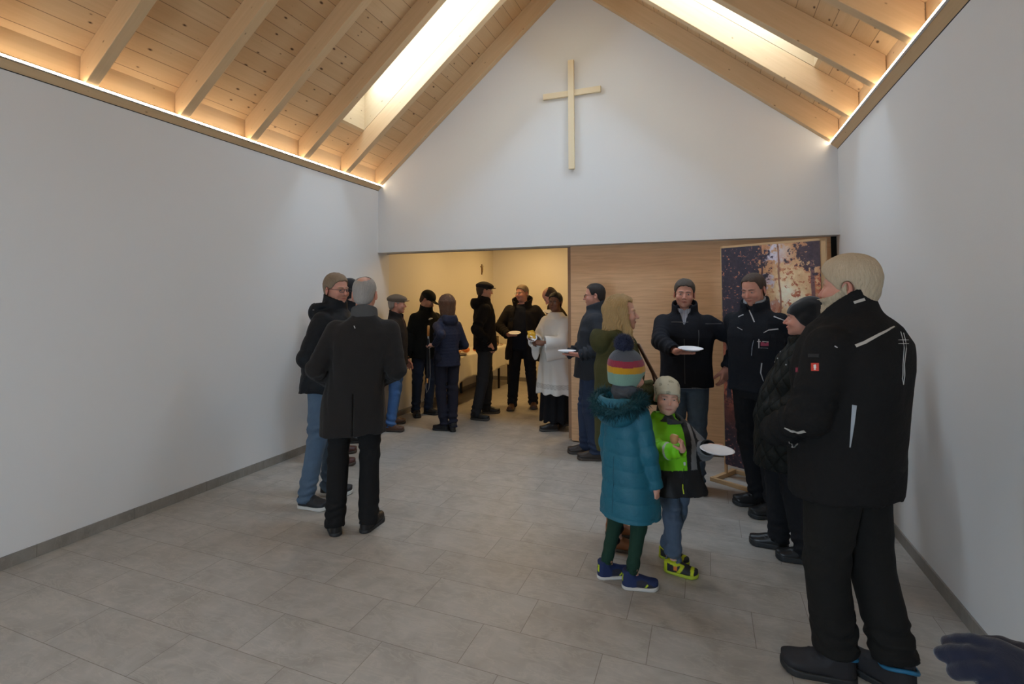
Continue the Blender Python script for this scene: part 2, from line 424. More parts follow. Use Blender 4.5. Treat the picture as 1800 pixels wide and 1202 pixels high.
# wooden wall plate with the light strip on each side, and the ridge board
for s in 'LR':
    x0, sg = (XL, 1) if s == 'L' else (XR, -1)
    b = MB()
    # a board whose underside rises from the wall top to the strip
    za, zb = ZE + .006, 3.112
    c = [(x0 - sg * .05, YR, za - .04), (x0 + sg * .05, YR, zb), (x0 + sg * .05, YR, zb + .02), (x0 - sg * .05, YR, zb + .2)]
    c0 = [(x0 + sg * .002, YR, za), (x0 + sg * .052, YR, zb - .004), (x0 + sg * .052, YR, zb + .012), (x0 + sg * .002, YR, zb + .05)]
    V = [Vector(v) for v in c0] + [Vector((v[0], YB, v[2])) for v in c0]
    b.hexa([V[0], V[4], V[5], V[1], V[3], V[7], V[6], V[2]], 0, 0)
    structure(b.build('trim_1' if s == 'L' else 'trim_2', M_BEAM))
    b = MB()
    b.hexa([(x0 - sg * .02, YR, ZE), (x0 - sg * .02, YB, ZE), (x0 + sg * .002, YB, ZE), (x0 + sg * .002, YR, ZE), (x0 - sg * .02, YR, ZE + .02), (x0 - sg * .02, YB, ZE + .02), (x0 + sg * .002, YB, ZE + .02), (x0 + sg * .002, YR, ZE + .02)])
    structure(b.build('joint_shade_1' if s == 'L' else 'joint_shade_2', plain('joint_shadow_gap', (.03, .028, .025), .9)))  # near-black strip stands in for the shade in this joint
    # board closing the eaves behind the strip, between the rafters
    b = MB(); b.hexa([(x0, YR, ZE + .02), (x0, YB, ZE + .02), (x0 - sg * .03, YB, ZE + .02), (x0 - sg * .03, YR, ZE + .02), (x0, YR, 3.4), (x0, YB, 3.4), (x0 - sg * .03, YB, 3.4), (x0 - sg * .03, YR, 3.4)], 0, 0)
    structure(b.build('trim_5' if s == 'L' else 'trim_6', M_BEAM))
b = MB(); slope_quad('L', XM - .06, XM, YR, YB, .12, .3, b, 1); slope_quad('R', XM, XM + .06, YR, YB, .12, .3, b, 1)
structure(b.build('trim_7', M_BEAM))

M_LED = plain('lit_strip', (.9, .85, .7), .4, emit=(1.0, .83, .60), es=12.5)
for s in 'LR':
    x0, sg = (XL, 1) if s == 'L' else (XR, -1)
    side = 'left' if s == 'L' else 'right'
    root = empty('light_strip', (x0 + sg * .052, (YR + YB) / 2, 3.12))
    tag(root, 'long warm white lit LED strip along the top of the %s wall' % side, 'light strip')
    L = (YB - YR) / 2 - .005
    pr = MB().box((-.004, -L, -.008), (.014, L, -.003)).box((-.004, -L, -.008), (0, L, .012)).build('profile', plain('aluminium', (.6, .6, .6), .35, .9), root)
    if sg < 0: pr.scale = (-1, 1, 1)
    df = MB().box((.0, -L, -.003), (.014, L, .011)).build('diffuser', M_LED, root)
    if sg < 0: df.scale = (-1, 1, 1)

# ------------------------------------------------------------------ sliding panels, cross, banner
b = MB().box((-1.452, YB + .15, .015), (1.150, YB + .19, ZL + .06), grain=0)
o = b.build('sliding_panel', M_OAK, bevel=.002)
tag(o, 'front oak veneer sliding panel closing the right part of the wide opening', 'sliding panel')
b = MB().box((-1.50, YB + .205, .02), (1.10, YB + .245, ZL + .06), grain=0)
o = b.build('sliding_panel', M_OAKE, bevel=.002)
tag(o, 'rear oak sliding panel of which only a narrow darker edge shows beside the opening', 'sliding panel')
structure(MB().box((XL, YB + .2, ZL - .004), (XR, YB + .245, ZL + .03)).build('trim_8', plain('track_grey', (.16, .16, .17), .5, .5)))

structure(MB().box((1.152, YB + .15, 0), (XR, YB + .2, ZL + .03)).build('gap_shade_strip', plain('gap_shade_black', (.012, .012, .012), .95)))  # black strip added to darken the gap and stop the back room's light
cr = empty('wall_cross', (-1.384, YB, 3.72))
tag(cr, 'large plain pale wooden cross hanging high on the white gable wall', 'cross')
MB().box((-.033, -.052, -.62), (.033, -.012, .635), grain=2).build('upright', M_STICK, cr, bevel=.002)
MB().box((-.335, -.034, .225), (.335, -.002, .292), grain=0).build('crossbar', M_STICK, cr, bevel=.002)

def fbm(nx, ny, fx, fy, seed, octs=5, rough=.55):
    rs = np.random.RandomState(seed); out = np.zeros((ny, nx)); a = 1.0; tot = 0
    for o_ in range(octs):
        gx_, gy_ = int(fx * 2 ** o_) + 2, int(fy * 2 ** o_) + 2
        g = rs.rand(gy_, gx_)
        X = np.linspace(0, gx_ - 1.001, nx); Y = np.linspace(0, gy_ - 1.001, ny)
        xi, yi = X.astype(int), Y.astype(int); xf, yf = X - xi, Y - yi
        xf = xf * xf * (3 - 2 * xf); yf = yf * yf * (3 - 2 * yf)
        a0 = g[np.ix_(yi, xi)] * (1 - xf) + g[np.ix_(yi, xi + 1)] * xf
        a1 = g[np.ix_(yi + 1, xi)] * (1 - xf) + g[np.ix_(yi + 1, xi + 1)] * xf
        out += a * (a0 * (1 - yf[:, None]) + a1 * yf[:, None]); tot += a; a *= rough
    return out / tot
def smooth(a, b, x):
    t = np.clip((x - a) / (b - a), 0, 1); return t * t * (3 - 2 * t)
def forest_picture():
    """a generic autumn wood with low sun: painted pixel by pixel from noise"""
    nx, ny = 420, 1000
    u = np.linspace(0, 1, nx)[None, :] * np.ones((ny, 1)); v = np.linspace(0, 1, ny)[:, None] * np.ones((1, nx))   # v up
    n1 = fbm(nx, ny, 5, 12, 1); n2 = fbm(nx, ny, 30, 72, 2, 4, .7); n3 = fbm(nx, ny, 3, 7, 3); n4 = fbm(nx, ny, 45, 110, 4, 3, .7); n5 = fbm(nx, ny, 8, 18, 5)
    C = lambda r, g, b_: np.array([(c / 255) for c in (r, g, b_)])
    def lay(img, m, col): return img * (1 - m[..., None]) + np.array(col) * m[..., None]
    img = np.ones((ny, nx, 1)) * C(150, 78, 52)
    d = np.sqrt(((u - .68) * .9) ** 2 + ((v - .80) * 1.5) ** 2)
    img = lay(img, 1 - smooth(.05, .75, d + (n3 - .5) * .3), C(205, 156, 112))
    img = lay(img, (1 - smooth(.05, .36, d + (n1 - .5) * .35)), C(228, 198, 152))
    img = lay(img, (1 - smooth(.0, .16, d + (n1 - .5) * .25)), C(240, 226, 200))
    img = lay(img, smooth(.50, .60, n5) * smooth(.62, .8, v) * smooth(.15, .35, u) * (1 - smooth(.55, .8, u)), C(206, 200, 214))
    # the ground: dark violet with a band of rust coloured leaves running down to the right
    gnd = 1 - smooth(.36, .44, v + (n3 - .5) * .12)
    img = lay(img, gnd, C(92, 44, 40))
    band = np.exp(-((v - (.36 - .22 * u)) / .085) ** 2)
    img = lay(img, gnd * band * smooth(.35, .6, n2), C(196, 104, 72))
    low = 1 - smooth(.10, .27, v + .12 * u + (n1 - .5) * .14)
    img = lay(img, low, C(40, 26, 44))
    img = lay(img, low * smooth(.66, .72, n4), C(150, 84, 70))
    img = lay(img, np.exp(-(((u - .75) / .3) ** 2 + ((v - .07) / .05) ** 2)) * smooth(.45, .6, n2), C(188, 84, 46))
    # orange leaves on the right and lower left
    orange = smooth(.50, .56, n2 * .55 + n5 * .45) * smooth(.45, .5, v) * (smooth(.35, .75, u) * (1 - smooth(.86, .98, v)) + (1 - smooth(.1, .45, u)) * .9 * (1 - smooth(.7, .85, v)))
    img = lay(img, np.clip(orange, 0, 1) * .9, C(192, 112, 76))
    img = lay(img, np.clip(orange * smooth(.5, .6, n4), 0, 1) * .7, C(150, 62, 40))
    # trunks
    for cx, w, lean, col, v0 in ((.20, .052, .06, C(34, 32, 52), .30), (.06, .03, .0, C(40, 30, 46), .3), (.95, .02, -.05, C(120, 84, 84), .40), (.42, .012, .05, C(90, 60, 60), .38), (.62, .010, -.02, C(150, 104, 84), .42)):
        x = cx + lean * (v - .5) + (n3 - .5) * .05
        m = (1 - smooth(w * .7, w, np.abs(u - x))) * smooth(v0 - .02, v0 + .03, v)
        img = lay(img, m, col)
    # dark crowns: upper left and upper right corner, with leafy edges
    dl = smooth(.48, .56, n2 * .42 + n5 * .28 + .46 * (1 - smooth(.12, .62, u)) + .10 * smooth(.7, .9, v) - .05 - .5 * (1 - smooth(.52, .66, v)))
    img = lay(img, dl * .95, C(38, 34, 54))
    dr_ = smooth(.56, .62, n2 * .5 + n5 * .3 + .42 * smooth(.6, 1.0, u) * smooth(.78, 1.0, v))
    img = lay(img, dr_ * smooth(.55, .7, u) * smooth(.7, .8, v) * .9, C(52, 42, 58))
    sp = smooth(.70, .74, n4) * smooth(.5, .6, v)
    img = lay(img, sp * .8 * dl, C(214, 128, 84))
    img = np.clip(img + (n4[..., None] - .5) * .10, 0, 1)
    im = bpy.data.images.new('autumn_wood', nx, ny)
    px = np.ones((ny, nx, 4), np.float32); px[..., :3] = img ** 1.0
    px[..., :3] = np.clip(px[..., :3] * 1.08, 0, 1)
    im.pixels.foreach_set(px.ravel()); im.update(); im.pack()
    return im
q = NT('printed_banner_cloth')
ti = q.n('ShaderNodeTexImage', image=forest_picture(), i_Vector=q.coord('UV'))
q.base(ti.outputs[0], .55, .3); M_PIC = q.m
q.set(q.b.inputs['Base Color'], q.mix(.12, ti.outputs[0], (.25, .22, .2, 1)))

bn = empty('banner_stand', (.5215, 4.975, 0), -math.atan2(.46, .783))
tag(bn, 'tall wooden-framed banner with an autumn forest picture behind the standing men', 'banner')
bw, bz0, bz1 = .445, .12, 2.125
V = [(-bw + .015, -.012, bz0), (bw - .04, -.012, bz0), (bw - .04, -.012, bz1 - .02), (-bw + .015, -.012, bz1 - .02)]
V += [(x, -.006, z) for x, y, z in V]
mesh_obj('picture', V, [[0, 1, 2, 3], [7, 6, 5, 4], [0, 4, 5, 1], [1, 5, 6, 2], [2, 6, 7, 3], [3, 7, 4, 0]], M_PIC, bn,
         uv=[[(0, 0), (1, 0), (1, 1), (0, 1)]] + [[(0, 0)] * 4] * 5)
b = MB().box((-bw, -.006, .0), (-bw + .022, .018, bz1), grain=2).box((bw - .05, -.006, .0), (bw, .018, bz1), grain=2)
b.box((-bw, -.006, bz1 - .025), (bw, .018, bz1)).box((-bw, -.006, bz0), (bw, .018, bz0 + .03))
b.build('frame', M_PINE, bn, bevel=.002)
for sy in (-.19, .17):
    MB().box((-bw - .03, sy - .015, 0), (bw + .02, sy + .015, .035)).build('foot_rail', M_PINE, bn, bevel=.003)
for sx in (-bw + .0, bw - .03):
    MB().box((sx - .015, -.19, .0), (sx + .022, .17, .04), grain=1).build('crosspiece', M_PINE, bn, bevel=.003)

# ------------------------------------------------------------------ the buffet in the room beyond
tb = empty('table', (-3.74, 8.15, 0)); tag(tb, 'long folding buffet table with dark legs along the left wall of the back room', 'table')
M_LEG = plain('dark_steel', (.035, .03, .028), .45, .5)
TY0, TY1, TX0, TX1 = -1.28, 1.08, -.25, .24
MB().box((TX0, TY0, .715), (TX1, TY1, .742)).build('tabletop', plain('table_laminate', (.3, .25, .2), .5), tb, bevel=.004)
for x in (TX0 + .03, TX1 - .03):
    for y in (TY0 + .15, -.1, TY1 - .5, TY1 - .02):
        MB().box((x - .016, y - .02, .0), (x + .016, y + .02, .715)).build('leg', M_LEG, tb)
q = NT('white_tablecloth'); q.base((.74, .70, .60, 1), .8, .2); q.bump(q.noise(q.coord(), 300, 2), .1, .001); M_CLOTH = q.m
# cloth: top and hanging sides with folds
def tablecloth():
    V, F = [], []
    nu, nv = 120, 14
    per = []
    x0, x1, y0, y1 = TX0 - .012, TX1 + .012, TY0 - .012, TY1 + .012
    L = [(x0, y0), (x1, y0), (x1, y1), (x0, y1)]
    tot = 2 * ((x1 - x0) + (y1 - y0))
    for k in range(nu):
        d = tot * k / nu
        for i in range(4):
            a, c = L[i], L[(i + 1) % 4]; l = math.dist(a, c)
            if d <= l + 1e-9:
                t = d / l; nx, ny = (c[1] - a[1]) / l, -(c[0] - a[0]) / l
                per.append((a[0] + (c[0] - a[0]) * t, a[1] + (c[1] - a[1]) * t, nx, ny, i, t)); break
            d -= l
    for j in range(nv + 1):
        for k, (x, y, nx, ny, i, t) in enumerate(per):
            drop = .34
            if i == 1: drop = .36 - .02 * math.sin(t * 9)
            cr_ = max(0, 1 - min(t, 1 - t) * 9) * .10
            z = .749 - (drop + cr_) * max(0, j - 1) / (nv - 1) if j else .749
            w = (.010 * math.sin(k * 1.27) + .008 * math.sin(k * .61 + 2)) * (j / nv)
            out = .004 * min(j, 1) + w + .03 * (j / nv) * 1.0
            if i == 3: out = .002
            V.append((x + nx * out, y + ny * out, z))
    n = len(per)
    for j in range(nv):
        for k in range(n):
            F.append((j * n + k, (j + 1) * n + k, (j + 1) * n + (k + 1) % n, j * n + (k + 1) % n))
    F.append(tuple(range(n)))
    return V, F
V, F = tablecloth()
tc = mesh_obj('tablecloth', V, F, M_CLOTH, None, True); tc.location = (-3.74, 8.15, 0)
tag(tc, 'cream white cloth hanging over the long buffet table', 'tablecloth')
so = tc.modifiers.new('thickness', 'SOLIDIFY'); so.thickness = .003; so.offset = 1

ZT = .7535
def lathe_thing(name, prof, mat, loc, label, cat, group=None, n=28, rz=0):
    o = MB().lathe(prof, n).build(name, mat, None, True); o.location = loc; o.rotation_euler[2] = rz
    tag(o, label, cat, group); return o
# dark serving tray near the front end
M_TRAY = plain('dark_lacquer', (.05, .03, .03), .3)
lathe_thing('serving_tray', [(0, .006), (.13, .006), (.15, .018), (.155, .018), (.135, 0), (0, 0)], M_TRAY, (-3.62, 7.22, ZT - .001), 'round dark tray on the front edge of the buffet table', 'tray')
# pumpkins and bread rolls as the orange decoration
def pumpkin(loc, r, label):
    V, F = [], []; n, m = 40, 14
    for j in range(m + 1):
        ph = PI * j / m
        for k in range(n):
            t = 2 * PI * k / n; rr = r * math.sin(ph) * (1 + .07 * abs(math.cos(4 * t)) - .05)
            V.append((rr * math.cos(t), rr * math.sin(t), r * .72 + r * .72 * math.cos(ph) * (1 - .18 * math.exp(-(math.sin(ph) / .4) ** 2))))
    for j in range(m):
        for k in range(n): F.append((j * n + k, (j + 1) * n + k, (j + 1) * n + (k + 1) % n, j * n + (k + 1) % n))
    root = empty('pumpkin', loc)
    mesh_obj('fruit', V, F, plain('pumpkin_orange', (.62, .20, .04), .5), root, True)
    MB().tube([(0, 0, r * 1.15), (.005, 0, r * 1.5), (.02, .004, r * 1.75)], [r * .18, r * .12, r * .1], 8).build('stem', plain('dry_stem', (.2, .16, .07), .8), root, True)
    tag(root, label, 'pumpkin', 'small pumpkins on the buffet'); return root
pumpkin((-3.66, 7.62, ZT), .062, 'small orange pumpkin on the buffet table, nearest the tray')
pumpkin((-3.78, 7.78, ZT), .075, 'larger orange pumpkin behind the small one on the buffet table')
pumpkin((-3.60, 7.86, ZT), .05, 'smallest orange pumpkin at the edge of the buffet table')
def bread(loc, rz, label):
    V, F = [], []; n, m = 20, 10
    for j in range(m + 1):
        ph = PI * j / m
        for k in range(n):
            t = 2 * PI * k / n
            V.append((.06 * math.cos(ph), .032 * math.sin(ph) * math.cos(t) * (1 + .08 * math.sin(9 * ph)), .026 + .026 * math.sin(ph) * math.sin(t)))
    for j in range(m):
        for k in range(n): F.append((j * n + k, j * n + (k + 1) % n, (j + 1) * n + (k + 1) % n, (j + 1) * n + k))
    o = mesh_obj('bread_roll', V, F, plain('baked_crust', (.50, .25, .09), .6), None, True); o.location = loc; o.rotation_euler[2] = rz
    tag(o, label, 'bread', 'rolls on the buffet')
bread((-3.88, 7.55, ZT), .4, 'bread roll by the wall side of the pumpkins on the buffet')
bread((-3.72, 7.45, ZT), 1.2, 'bread roll lying between the dark tray and the pumpkins')
# candle lantern with autumn leaves at the far end
cl = empty('candle_lantern', (-3.70, 8.95, ZT)); tag(cl, 'glass lantern with a burning candle at the far end of the buffet', 'lantern')
q = NT('amber_glass'); q.base((1.0, .72, .38, 1), .08); q.b.inputs['Transmission Weight'].default_value = .9; M_AMB = q.m
MB().lathe([(.068, 0), (.075, .02), (.075, .17), (.07, .172), (.07, .02), (.06, .008), (0, .008)], 28).build('glass', M_AMB, cl, True)
MB().lathe([(0, .01), (.034, .01), (.034, .085), (.028, .09), (0, .086)], 24).build('candle', plain('beeswax', (.85, .60, .25), .5), cl, True)
MB().lathe([(0, .087), (.009, .098), (.011, .112), (.006, .132), (0, .145)], 12).build('flame', plain('flame', (1, .6, .2), .5, emit=(1, .55, .16), es=40), cl, True)
def leaf_mesh(s):
    V = [(0, -.5, 0), (.18, -.25, .05), (.42, -.2, .12), (.25, 0, .05), (.36, .25, .15), (.12, .2, .04), (0, .5, .1), (-.12, .2, .04), (-.36, .25, .15), (-.25, 0, .05), (-.42, -.2, .12), (-.18, -.25, .05)]
    V = [Vector(v) * s for v in V] + [Vector((0, 0, -.02 * s))]
    return V, [(k, (k + 1) % 12, 12) for k in range(12)]
random.seed(4)
LV, LF = leaf_mesh(.075)
lm = [plain('leaf_rust', (.45, .13, .03), .7), plain('leaf_gold', (.62, .34, .05), .7), plain('leaf_brown', (.25, .11, .05), .7)]
base_leaf = None
for k in range(9):
    a = k / 9 * 2 * PI; rr = .15 + .02 * random.random()
    me_o = mesh_obj('autumn_leaf', LV, LF, lm[k % 3]); me_o.location = (-3.70 + rr * math.cos(a) * .9, 8.93 + rr * 1.5 * math.sin(a), ZT + .012)
    me_o.rotation_euler = (random.uniform(-.12, .12), random.uniform(-.12, .12), a)
    m_ = me_o.modifiers.new('thickness', 'SOLIDIFY'); m_.thickness = .0012
    tag(me_o, 'dry autumn leaf strewn around the candle lantern', 'leaf', 'autumn leaves around the candle lantern')
# small silver bowl and spoon
lathe_thing('silver_bowl', [(0, .004), (.03, .005), (.05, .03), (.053, .03), (.033, 0), (0, 0)], plain('silver', (.75, .75, .76), .2, 1.0), (-3.60, 8.35, ZT), 'small shiny silver bowl near the front edge of the buffet', 'bowl')
# folded napkins by the tray
for k in range(1):
    MB().box((-.07, -.07, 0), (.07, .07, .03)).build('napkin_stack', plain('paper_napkins', (.8, .78, .7), .8), None, bevel=.004).location = (-3.80, 7.06, ZT)
bpy.data.objects['napkin_stack'].rotation_euler[2] = .2
tag(bpy.data.objects['napkin_stack'], 'stack of pale paper napkins beside the dark tray on the buffet', 'napkins')

# small wooden figure on the left wall of the back room
fg = empty('wall_crucifix', (XL, 9.02, 2.2)); tag(fg, 'small wooden crucifix hanging high on the back room wall', 'crucifix')
MB().box((.0, -.012, -.11), (.016, .012, .09), grain=2).build('upright', plain('dark_walnut', (.15, .08, .03), .5), fg, bevel=.002)
MB().box((.0, -.055, .03), (.014, .055, .052), grain=1).build('crossbar', plain('dark_walnut', (.15, .08, .03), .5), fg, bevel=.002)
MB().tube([(.022, 0, .05), (.026, 0, .0), (.022, .01, -.07)], [.008, .012, .005], 8).tube([(.02, -.045, .06), (.024, 0, .035), (.02, .045, .06)], .005, 6).build('figure', plain('carved_wood', (.42, .27, .12), .6), fg, True)

# ceiling lamps of the room beyond (above the lintel, out of the photograph's view)
for x, y, wh in ((-2.9, 7.0, 'nearest the opening, above the navy jacket woman'), (-2.9, 8.6, 'above the far end of the buffet table'), (-.9, 7.6, 'hidden behind the oak sliding panel')):
    r_ = empty('ceiling_lamp', (x, y, 2.75)); tag(r_, 'round warm white ceiling lamp ' + wh, 'ceiling lamp', 'ceiling lamps of the back room')
    MB().lathe([(0, 0), (.19, 0), (.19, -.03), (.17, -.035)], 32).build('housing', plain('white_metal', (.8, .8, .8), .4), r_, True)
    MB().lathe([(.168, -.03), (.16, -.05), (0, -.055)], 32).build('diffuser', plain('warm_lit_diffuser', (.9, .8, .6), .4, emit=(1.0, .64, .26), es=26), r_, True)

# ------------------------------------------------------------------ paper plates
M_PLATE = plain('white_paper_plate', (.82, .82, .84), .6)
def paper_plate(loc, rot, r, label):
    r = .092 if r > .07 else r
    o = MB().lathe([(0, .002), (r * .72, .003), (r * .80, .012), (r, .015), (r * 1.005, .0135), (r * .8, .009), (r * .72, 0), (0, -.001)], 40).build('paper_plate', M_PLATE, None, True)
    o.location = loc; o.rotation_euler = rot
    tag(o, label, 'plate', 'paper plates held by the guests'); return o

# ------------------------------------------------------------------ implicit surfaces -> one continuous mesh
f32 = np.float32
def A(*v): return np.array(v, f32)
def ell(c, r, M=None):
    c, r = A(*c), A(*r)
    def f(P):
        q_ = P - c
        if M is not None: q_ = q_ @ M
        k0 = np.sqrt((q_ / r * (q_ / r)).sum(1)) + 1e-6; k1 = np.sqrt((q_ / (r * r) * (q_ / (r * r))).sum(1)) + 1e-6
        return k0 * (k0 - 1) / k1
    return f
def sph(c, r):
    c = A(*c)
    return lambda P: np.sqrt(((P - c) ** 2).sum(1)) - r
def cone(a, b, ra, rb, flat=False, flat_a=False, mod=None, squash=None):
    """tapered capsule a->b; flat: cut square at b; mod(s, P): added to the radius; squash=(axis, factor): flattened across an axis"""
    a, b = A(*a), A(*b); d = b - a; L = float(np.linalg.norm(d)); u = d / L
    def f(P):
        q_ = P - a; s = q_ @ u; t = np.clip(s / L, 0, 1)
        w = q_ - (t * L)[:, None] * u
        if squash is not None:
            ax, k = A(*squash[0]), squash[1]; ax = ax - u * (ax @ u); ax = ax / (np.linalg.norm(ax) + 1e-9)
            w = w + (w @ ax)[:, None] * ax * (1 / k - 1)
        D = np.sqrt((w * w).sum(1)); R = ra + (rb - ra) * t
        if mod is not None: R = R + mod(s, P)
        D = D - R
        if flat: D = np.maximum(D, s - L)
        if flat_a: D = np.maximum(D, -s)
        return D
    return f
def loft(secs, top=True, bot=True, n=2.3, M=None, c=(0, 0, 0)):
    """sections (z, rx, ry, cx, cy) stacked along z"""
    S = np.array(sorted(secs), f32); c = A(*c)
    def f(P):
        q_ = P - c
        if M is not None: q_ = q_ @ M
        z = np.clip(q_[:, 2], S[0, 0], S[-1, 0])
        rx, ry, cx, cy = [np.interp(z, S[:, 0], S[:, k]) for k in (1, 2, 3, 4)]
        e = (np.abs((q_[:, 0] - cx) / rx) ** n + np.abs((q_[:, 1] - cy) / ry) ** n + 1e-9) ** (1 / n)
        d = (e - 1) * np.minimum(rx, ry)
        if top: d = np.maximum(d, q_[:, 2] - S[-1, 0])
        if bot: d = np.maximum(d, S[0, 0] - q_[:, 2])
        return d
    return f
def U(k, *fs):
    def f(P):
        a = fs[0](P)
        for g in fs[1:]:
            b_ = g(P); h = np.clip(.5 + .5 * (b_ - a) / k, 0, 1); a = b_ * (1 - h) + a * h - k * h * (1 - h)
        return a
    return f
def SUB(k, f0, *fs):
    def f(P):
        a = f0(P)
        for g in fs:
            b_ = -g(P); h = np.clip(.5 - .5 * (b_ - a) / k, 0, 1); a = b_ * (1 - h) + a * h + k * h * (1 - h)
        return a
    return f
def INT(*fs):
    def f(P):
        a = fs[0](P)
        for g in fs[1:]: a = np.maximum(a, g(P))
        return a
    return f
def half(p, n):
    p, n = A(*p), A(*n); n = n / np.linalg.norm(n)
    return lambda P: (P - p) @ n
def shell(f0, t): return lambda P: np.abs(f0(P)) - t
def off(f0, d): return lambda P: f0(P) - (d(P) if callable(d) else d)
def xform(f0, M, c, s=1.0):
    """f0 given in a local frame with axes M (columns) at c, scaled by s"""
    M = np.array(M, f32); c = A(*c)
    return lambda P: f0(((P - c) @ M) / s) * s
def wob(seed, k=1.0, oct_=3):
    """smooth pseudo-noise, about -1..1"""
    rs = np.random.RandomState(seed)
    W = [(rs.randn(3) * (2.1 ** o_) * k, rs.rand() * 6.28, rs.randn(3) * (2.1 ** o_) * k * .8, rs.rand() * 6.28, .55 ** o_) for o_ in range(oct_)]
    W = [(A(*a), p, A(*b_), p2, w) for a, p, b_, p2, w in W]
    def f(P):
        o_ = 0
        for a, p, b_, p2, w in W: o_ = o_ + w * np.sin(P @ a + p + 1.7 * np.sin(P @ b_ + p2))
        return o_ * .7
    return f

def sdf_mesh(f, lo, hi, vox):
    lo = np.array(lo, float); hi = np.array(hi, float)
    n = np.maximum(4, np.ceil((hi - lo) / vox).astype(int) + 1)
    st = 4
    nc = (n + st - 1) // st + 1
    ax = [lo[k] + np.arange(nc[k]) * vox * st for k in range(3)]
    G = np.stack(np.meshgrid(*ax, indexing='ij'), -1).reshape(-1, 3).astype(f32)
    Dc = f(G).reshape(nc)
    near = np.abs(Dc) < vox * st * 2.0
    cellm = np.zeros(nc - 1, bool)
    for i in (0, 1):
        for j in (0, 1):
            for k in (0, 1):
                cellm |= near[i:nc[0] - 1 + i, j:nc[1] - 1 + j, k:nc[2] - 1 + k]
    n = (nc - 1) * st + 1
    V = np.repeat(np.repeat(np.repeat(Dc, st, 0), st, 1), st, 2)[:n[0], :n[1], :n[2]].astype(f32)
    V = np.where(V > 0, 1.0, -1.0).astype(f32)
    m = np.zeros(n, bool)
    mm = np.repeat(np.repeat(np.repeat(cellm, st, 0), st, 1), st, 2)
    m[:-1, :-1, :-1] |= mm; m[1:, 1:, 1:] |= mm; m[1:, :-1, :-1] |= mm; m[:-1, 1:, :-1] |= mm; m[:-1, :-1, 1:] |= mm
    m[1:, 1:, :-1] |= mm; m[1:, :-1, 1:] |= mm; m[:-1, 1:, 1:] |= mm
    I = np.argwhere(m)
    V[m] = f((lo + I * vox).astype(f32))
    S = V < 0
    c = np.zeros(n - 1, np.int8)
    for i in (0, 1):
        for j in (0, 1):
            for k in (0, 1):
                c += S[i:n[0] - 1 + i, j:n[1] - 1 + j, k:n[2] - 1 + k]
    act = (c > 0) & (c < 8); C = np.argwhere(act)
    if len(C) == 0: return np.zeros((0, 3)), np.zeros((0, 4), int)
    idx = -np.ones(n - 1, int); idx[act] = np.arange(len(C))
    acc = np.zeros((len(C), 3)); cnt = np.zeros(len(C))
    cor = [(i, j, k) for i in (0, 1) for j in (0, 1) for k in (0, 1)]
    for p in cor:
        for axis in range(3):
            if p[axis]: continue
            q_ = list(p); q_[axis] = 1
            a = V[C[:, 0] + p[0], C[:, 1] + p[1], C[:, 2] + p[2]]; b_ = V[C[:, 0] + q_[0], C[:, 1] + q_[1], C[:, 2] + q_[2]]
            x = (a < 0) != (b_ < 0)
            t = a[x] / (a[x] - b_[x])
            pos = np.tile(np.array(p, float), (x.sum(), 1)); pos[:, axis] = t
            acc[x] += pos; cnt[x] += 1
    verts = lo + (C + acc / cnt[:, None]) * vox
    faces = []
    for axis in range(3):
        a1, a2 = (axis + 1) % 3, (axis + 2) % 3
        sl0 = [slice(None)] * 3; sl1 = [slice(None)] * 3
        sl0[axis] = slice(0, n[axis] - 1); sl1[axis] = slice(1, n[axis])
        s0, s1 = S[tuple(sl0)], S[tuple(sl1)]
        X = np.argwhere(s0 != s1)
        X = X[(X[:, a1] > 0) & (X[:, a2] > 0) & (X[:, a1] < n[a1] - 1) & (X[:, a2] < n[a2] - 1)]
        if len(X) == 0: continue
        inside = s0[tuple(X.T)]
        def g(d1, d2):
            Y = X.copy(); Y[:, a1] -= d1; Y[:, a2] -= d2; return idx[tuple(Y.T)]
        Q = np.stack([g(1, 1), g(0, 1), g(0, 0), g(1, 0)], 1)
        Q[~inside] = Q[~inside][:, ::-1]
        faces.append(Q[(Q >= 0).all(1)])
    return verts, np.concatenate(faces)

def np_mesh(name, V, F, mats, parent=None, col=None, smooth=True, link=True):
    me = bpy.data.meshes.new(name)
    V = np.ascontiguousarray(V, f32); F = np.ascontiguousarray(F, np.int32); k = F.shape[1]
    me.vertices.add(len(V)); me.vertices.foreach_set('co', V.ravel())
    me.loops.add(F.size); me.loops.foreach_set('vertex_index', F.ravel())
    me.polygons.add(len(F)); me.polygons.foreach_set('loop_start', np.arange(0, F.size, k, dtype=np.int32))
    me.polygons.foreach_set('loop_total', np.full(len(F), k, np.int32))
    if smooth: me.polygons.foreach_set('use_smooth', np.ones(len(F), bool))
    for m in (mats if isinstance(mats, (list, tuple)) else [mats]): me.materials.append(m)
    if col is not None:
        a = me.color_attributes.new('Col', 'FLOAT_COLOR', 'POINT')
        c = np.ones((len(V), 4), f32); c[:, :3] = col; a.data.foreach_set('color', c.ravel())
    me.update(); me.validate()
    o = bpy.data.objects.new(name, me); COL.objects.link(o)
    if parent: o.parent = parent
    return o
def sdf_obj(name, f, lo, hi, vox, mat, parent=None, colf=None, relax=1):
    V, F = sdf_mesh(f, lo, hi, vox)
    if relax and len(V):                              # evens out the voxel steps
        for _ in range(relax):
            acc = np.zeros_like(V); cnt = np.zeros(len(V))
            for a, b_ in ((0, 1), (1, 2), (2, 3), (3, 0)):
                for p, r_ in ((a, b_), (b_, a)):
                    for ax_ in range(3): acc[:, ax_] += np.bincount(F[:, p], V[F[:, r_], ax_], len(V))
                    cnt += np.bincount(F[:, p], minlength=len(V))
            V = V * .5 + .5 * acc / np.maximum(cnt, 1)[:, None]
    col = colf(V.astype(f32)) if colf else None
    return np_mesh(name, V, F, mat, parent, col)

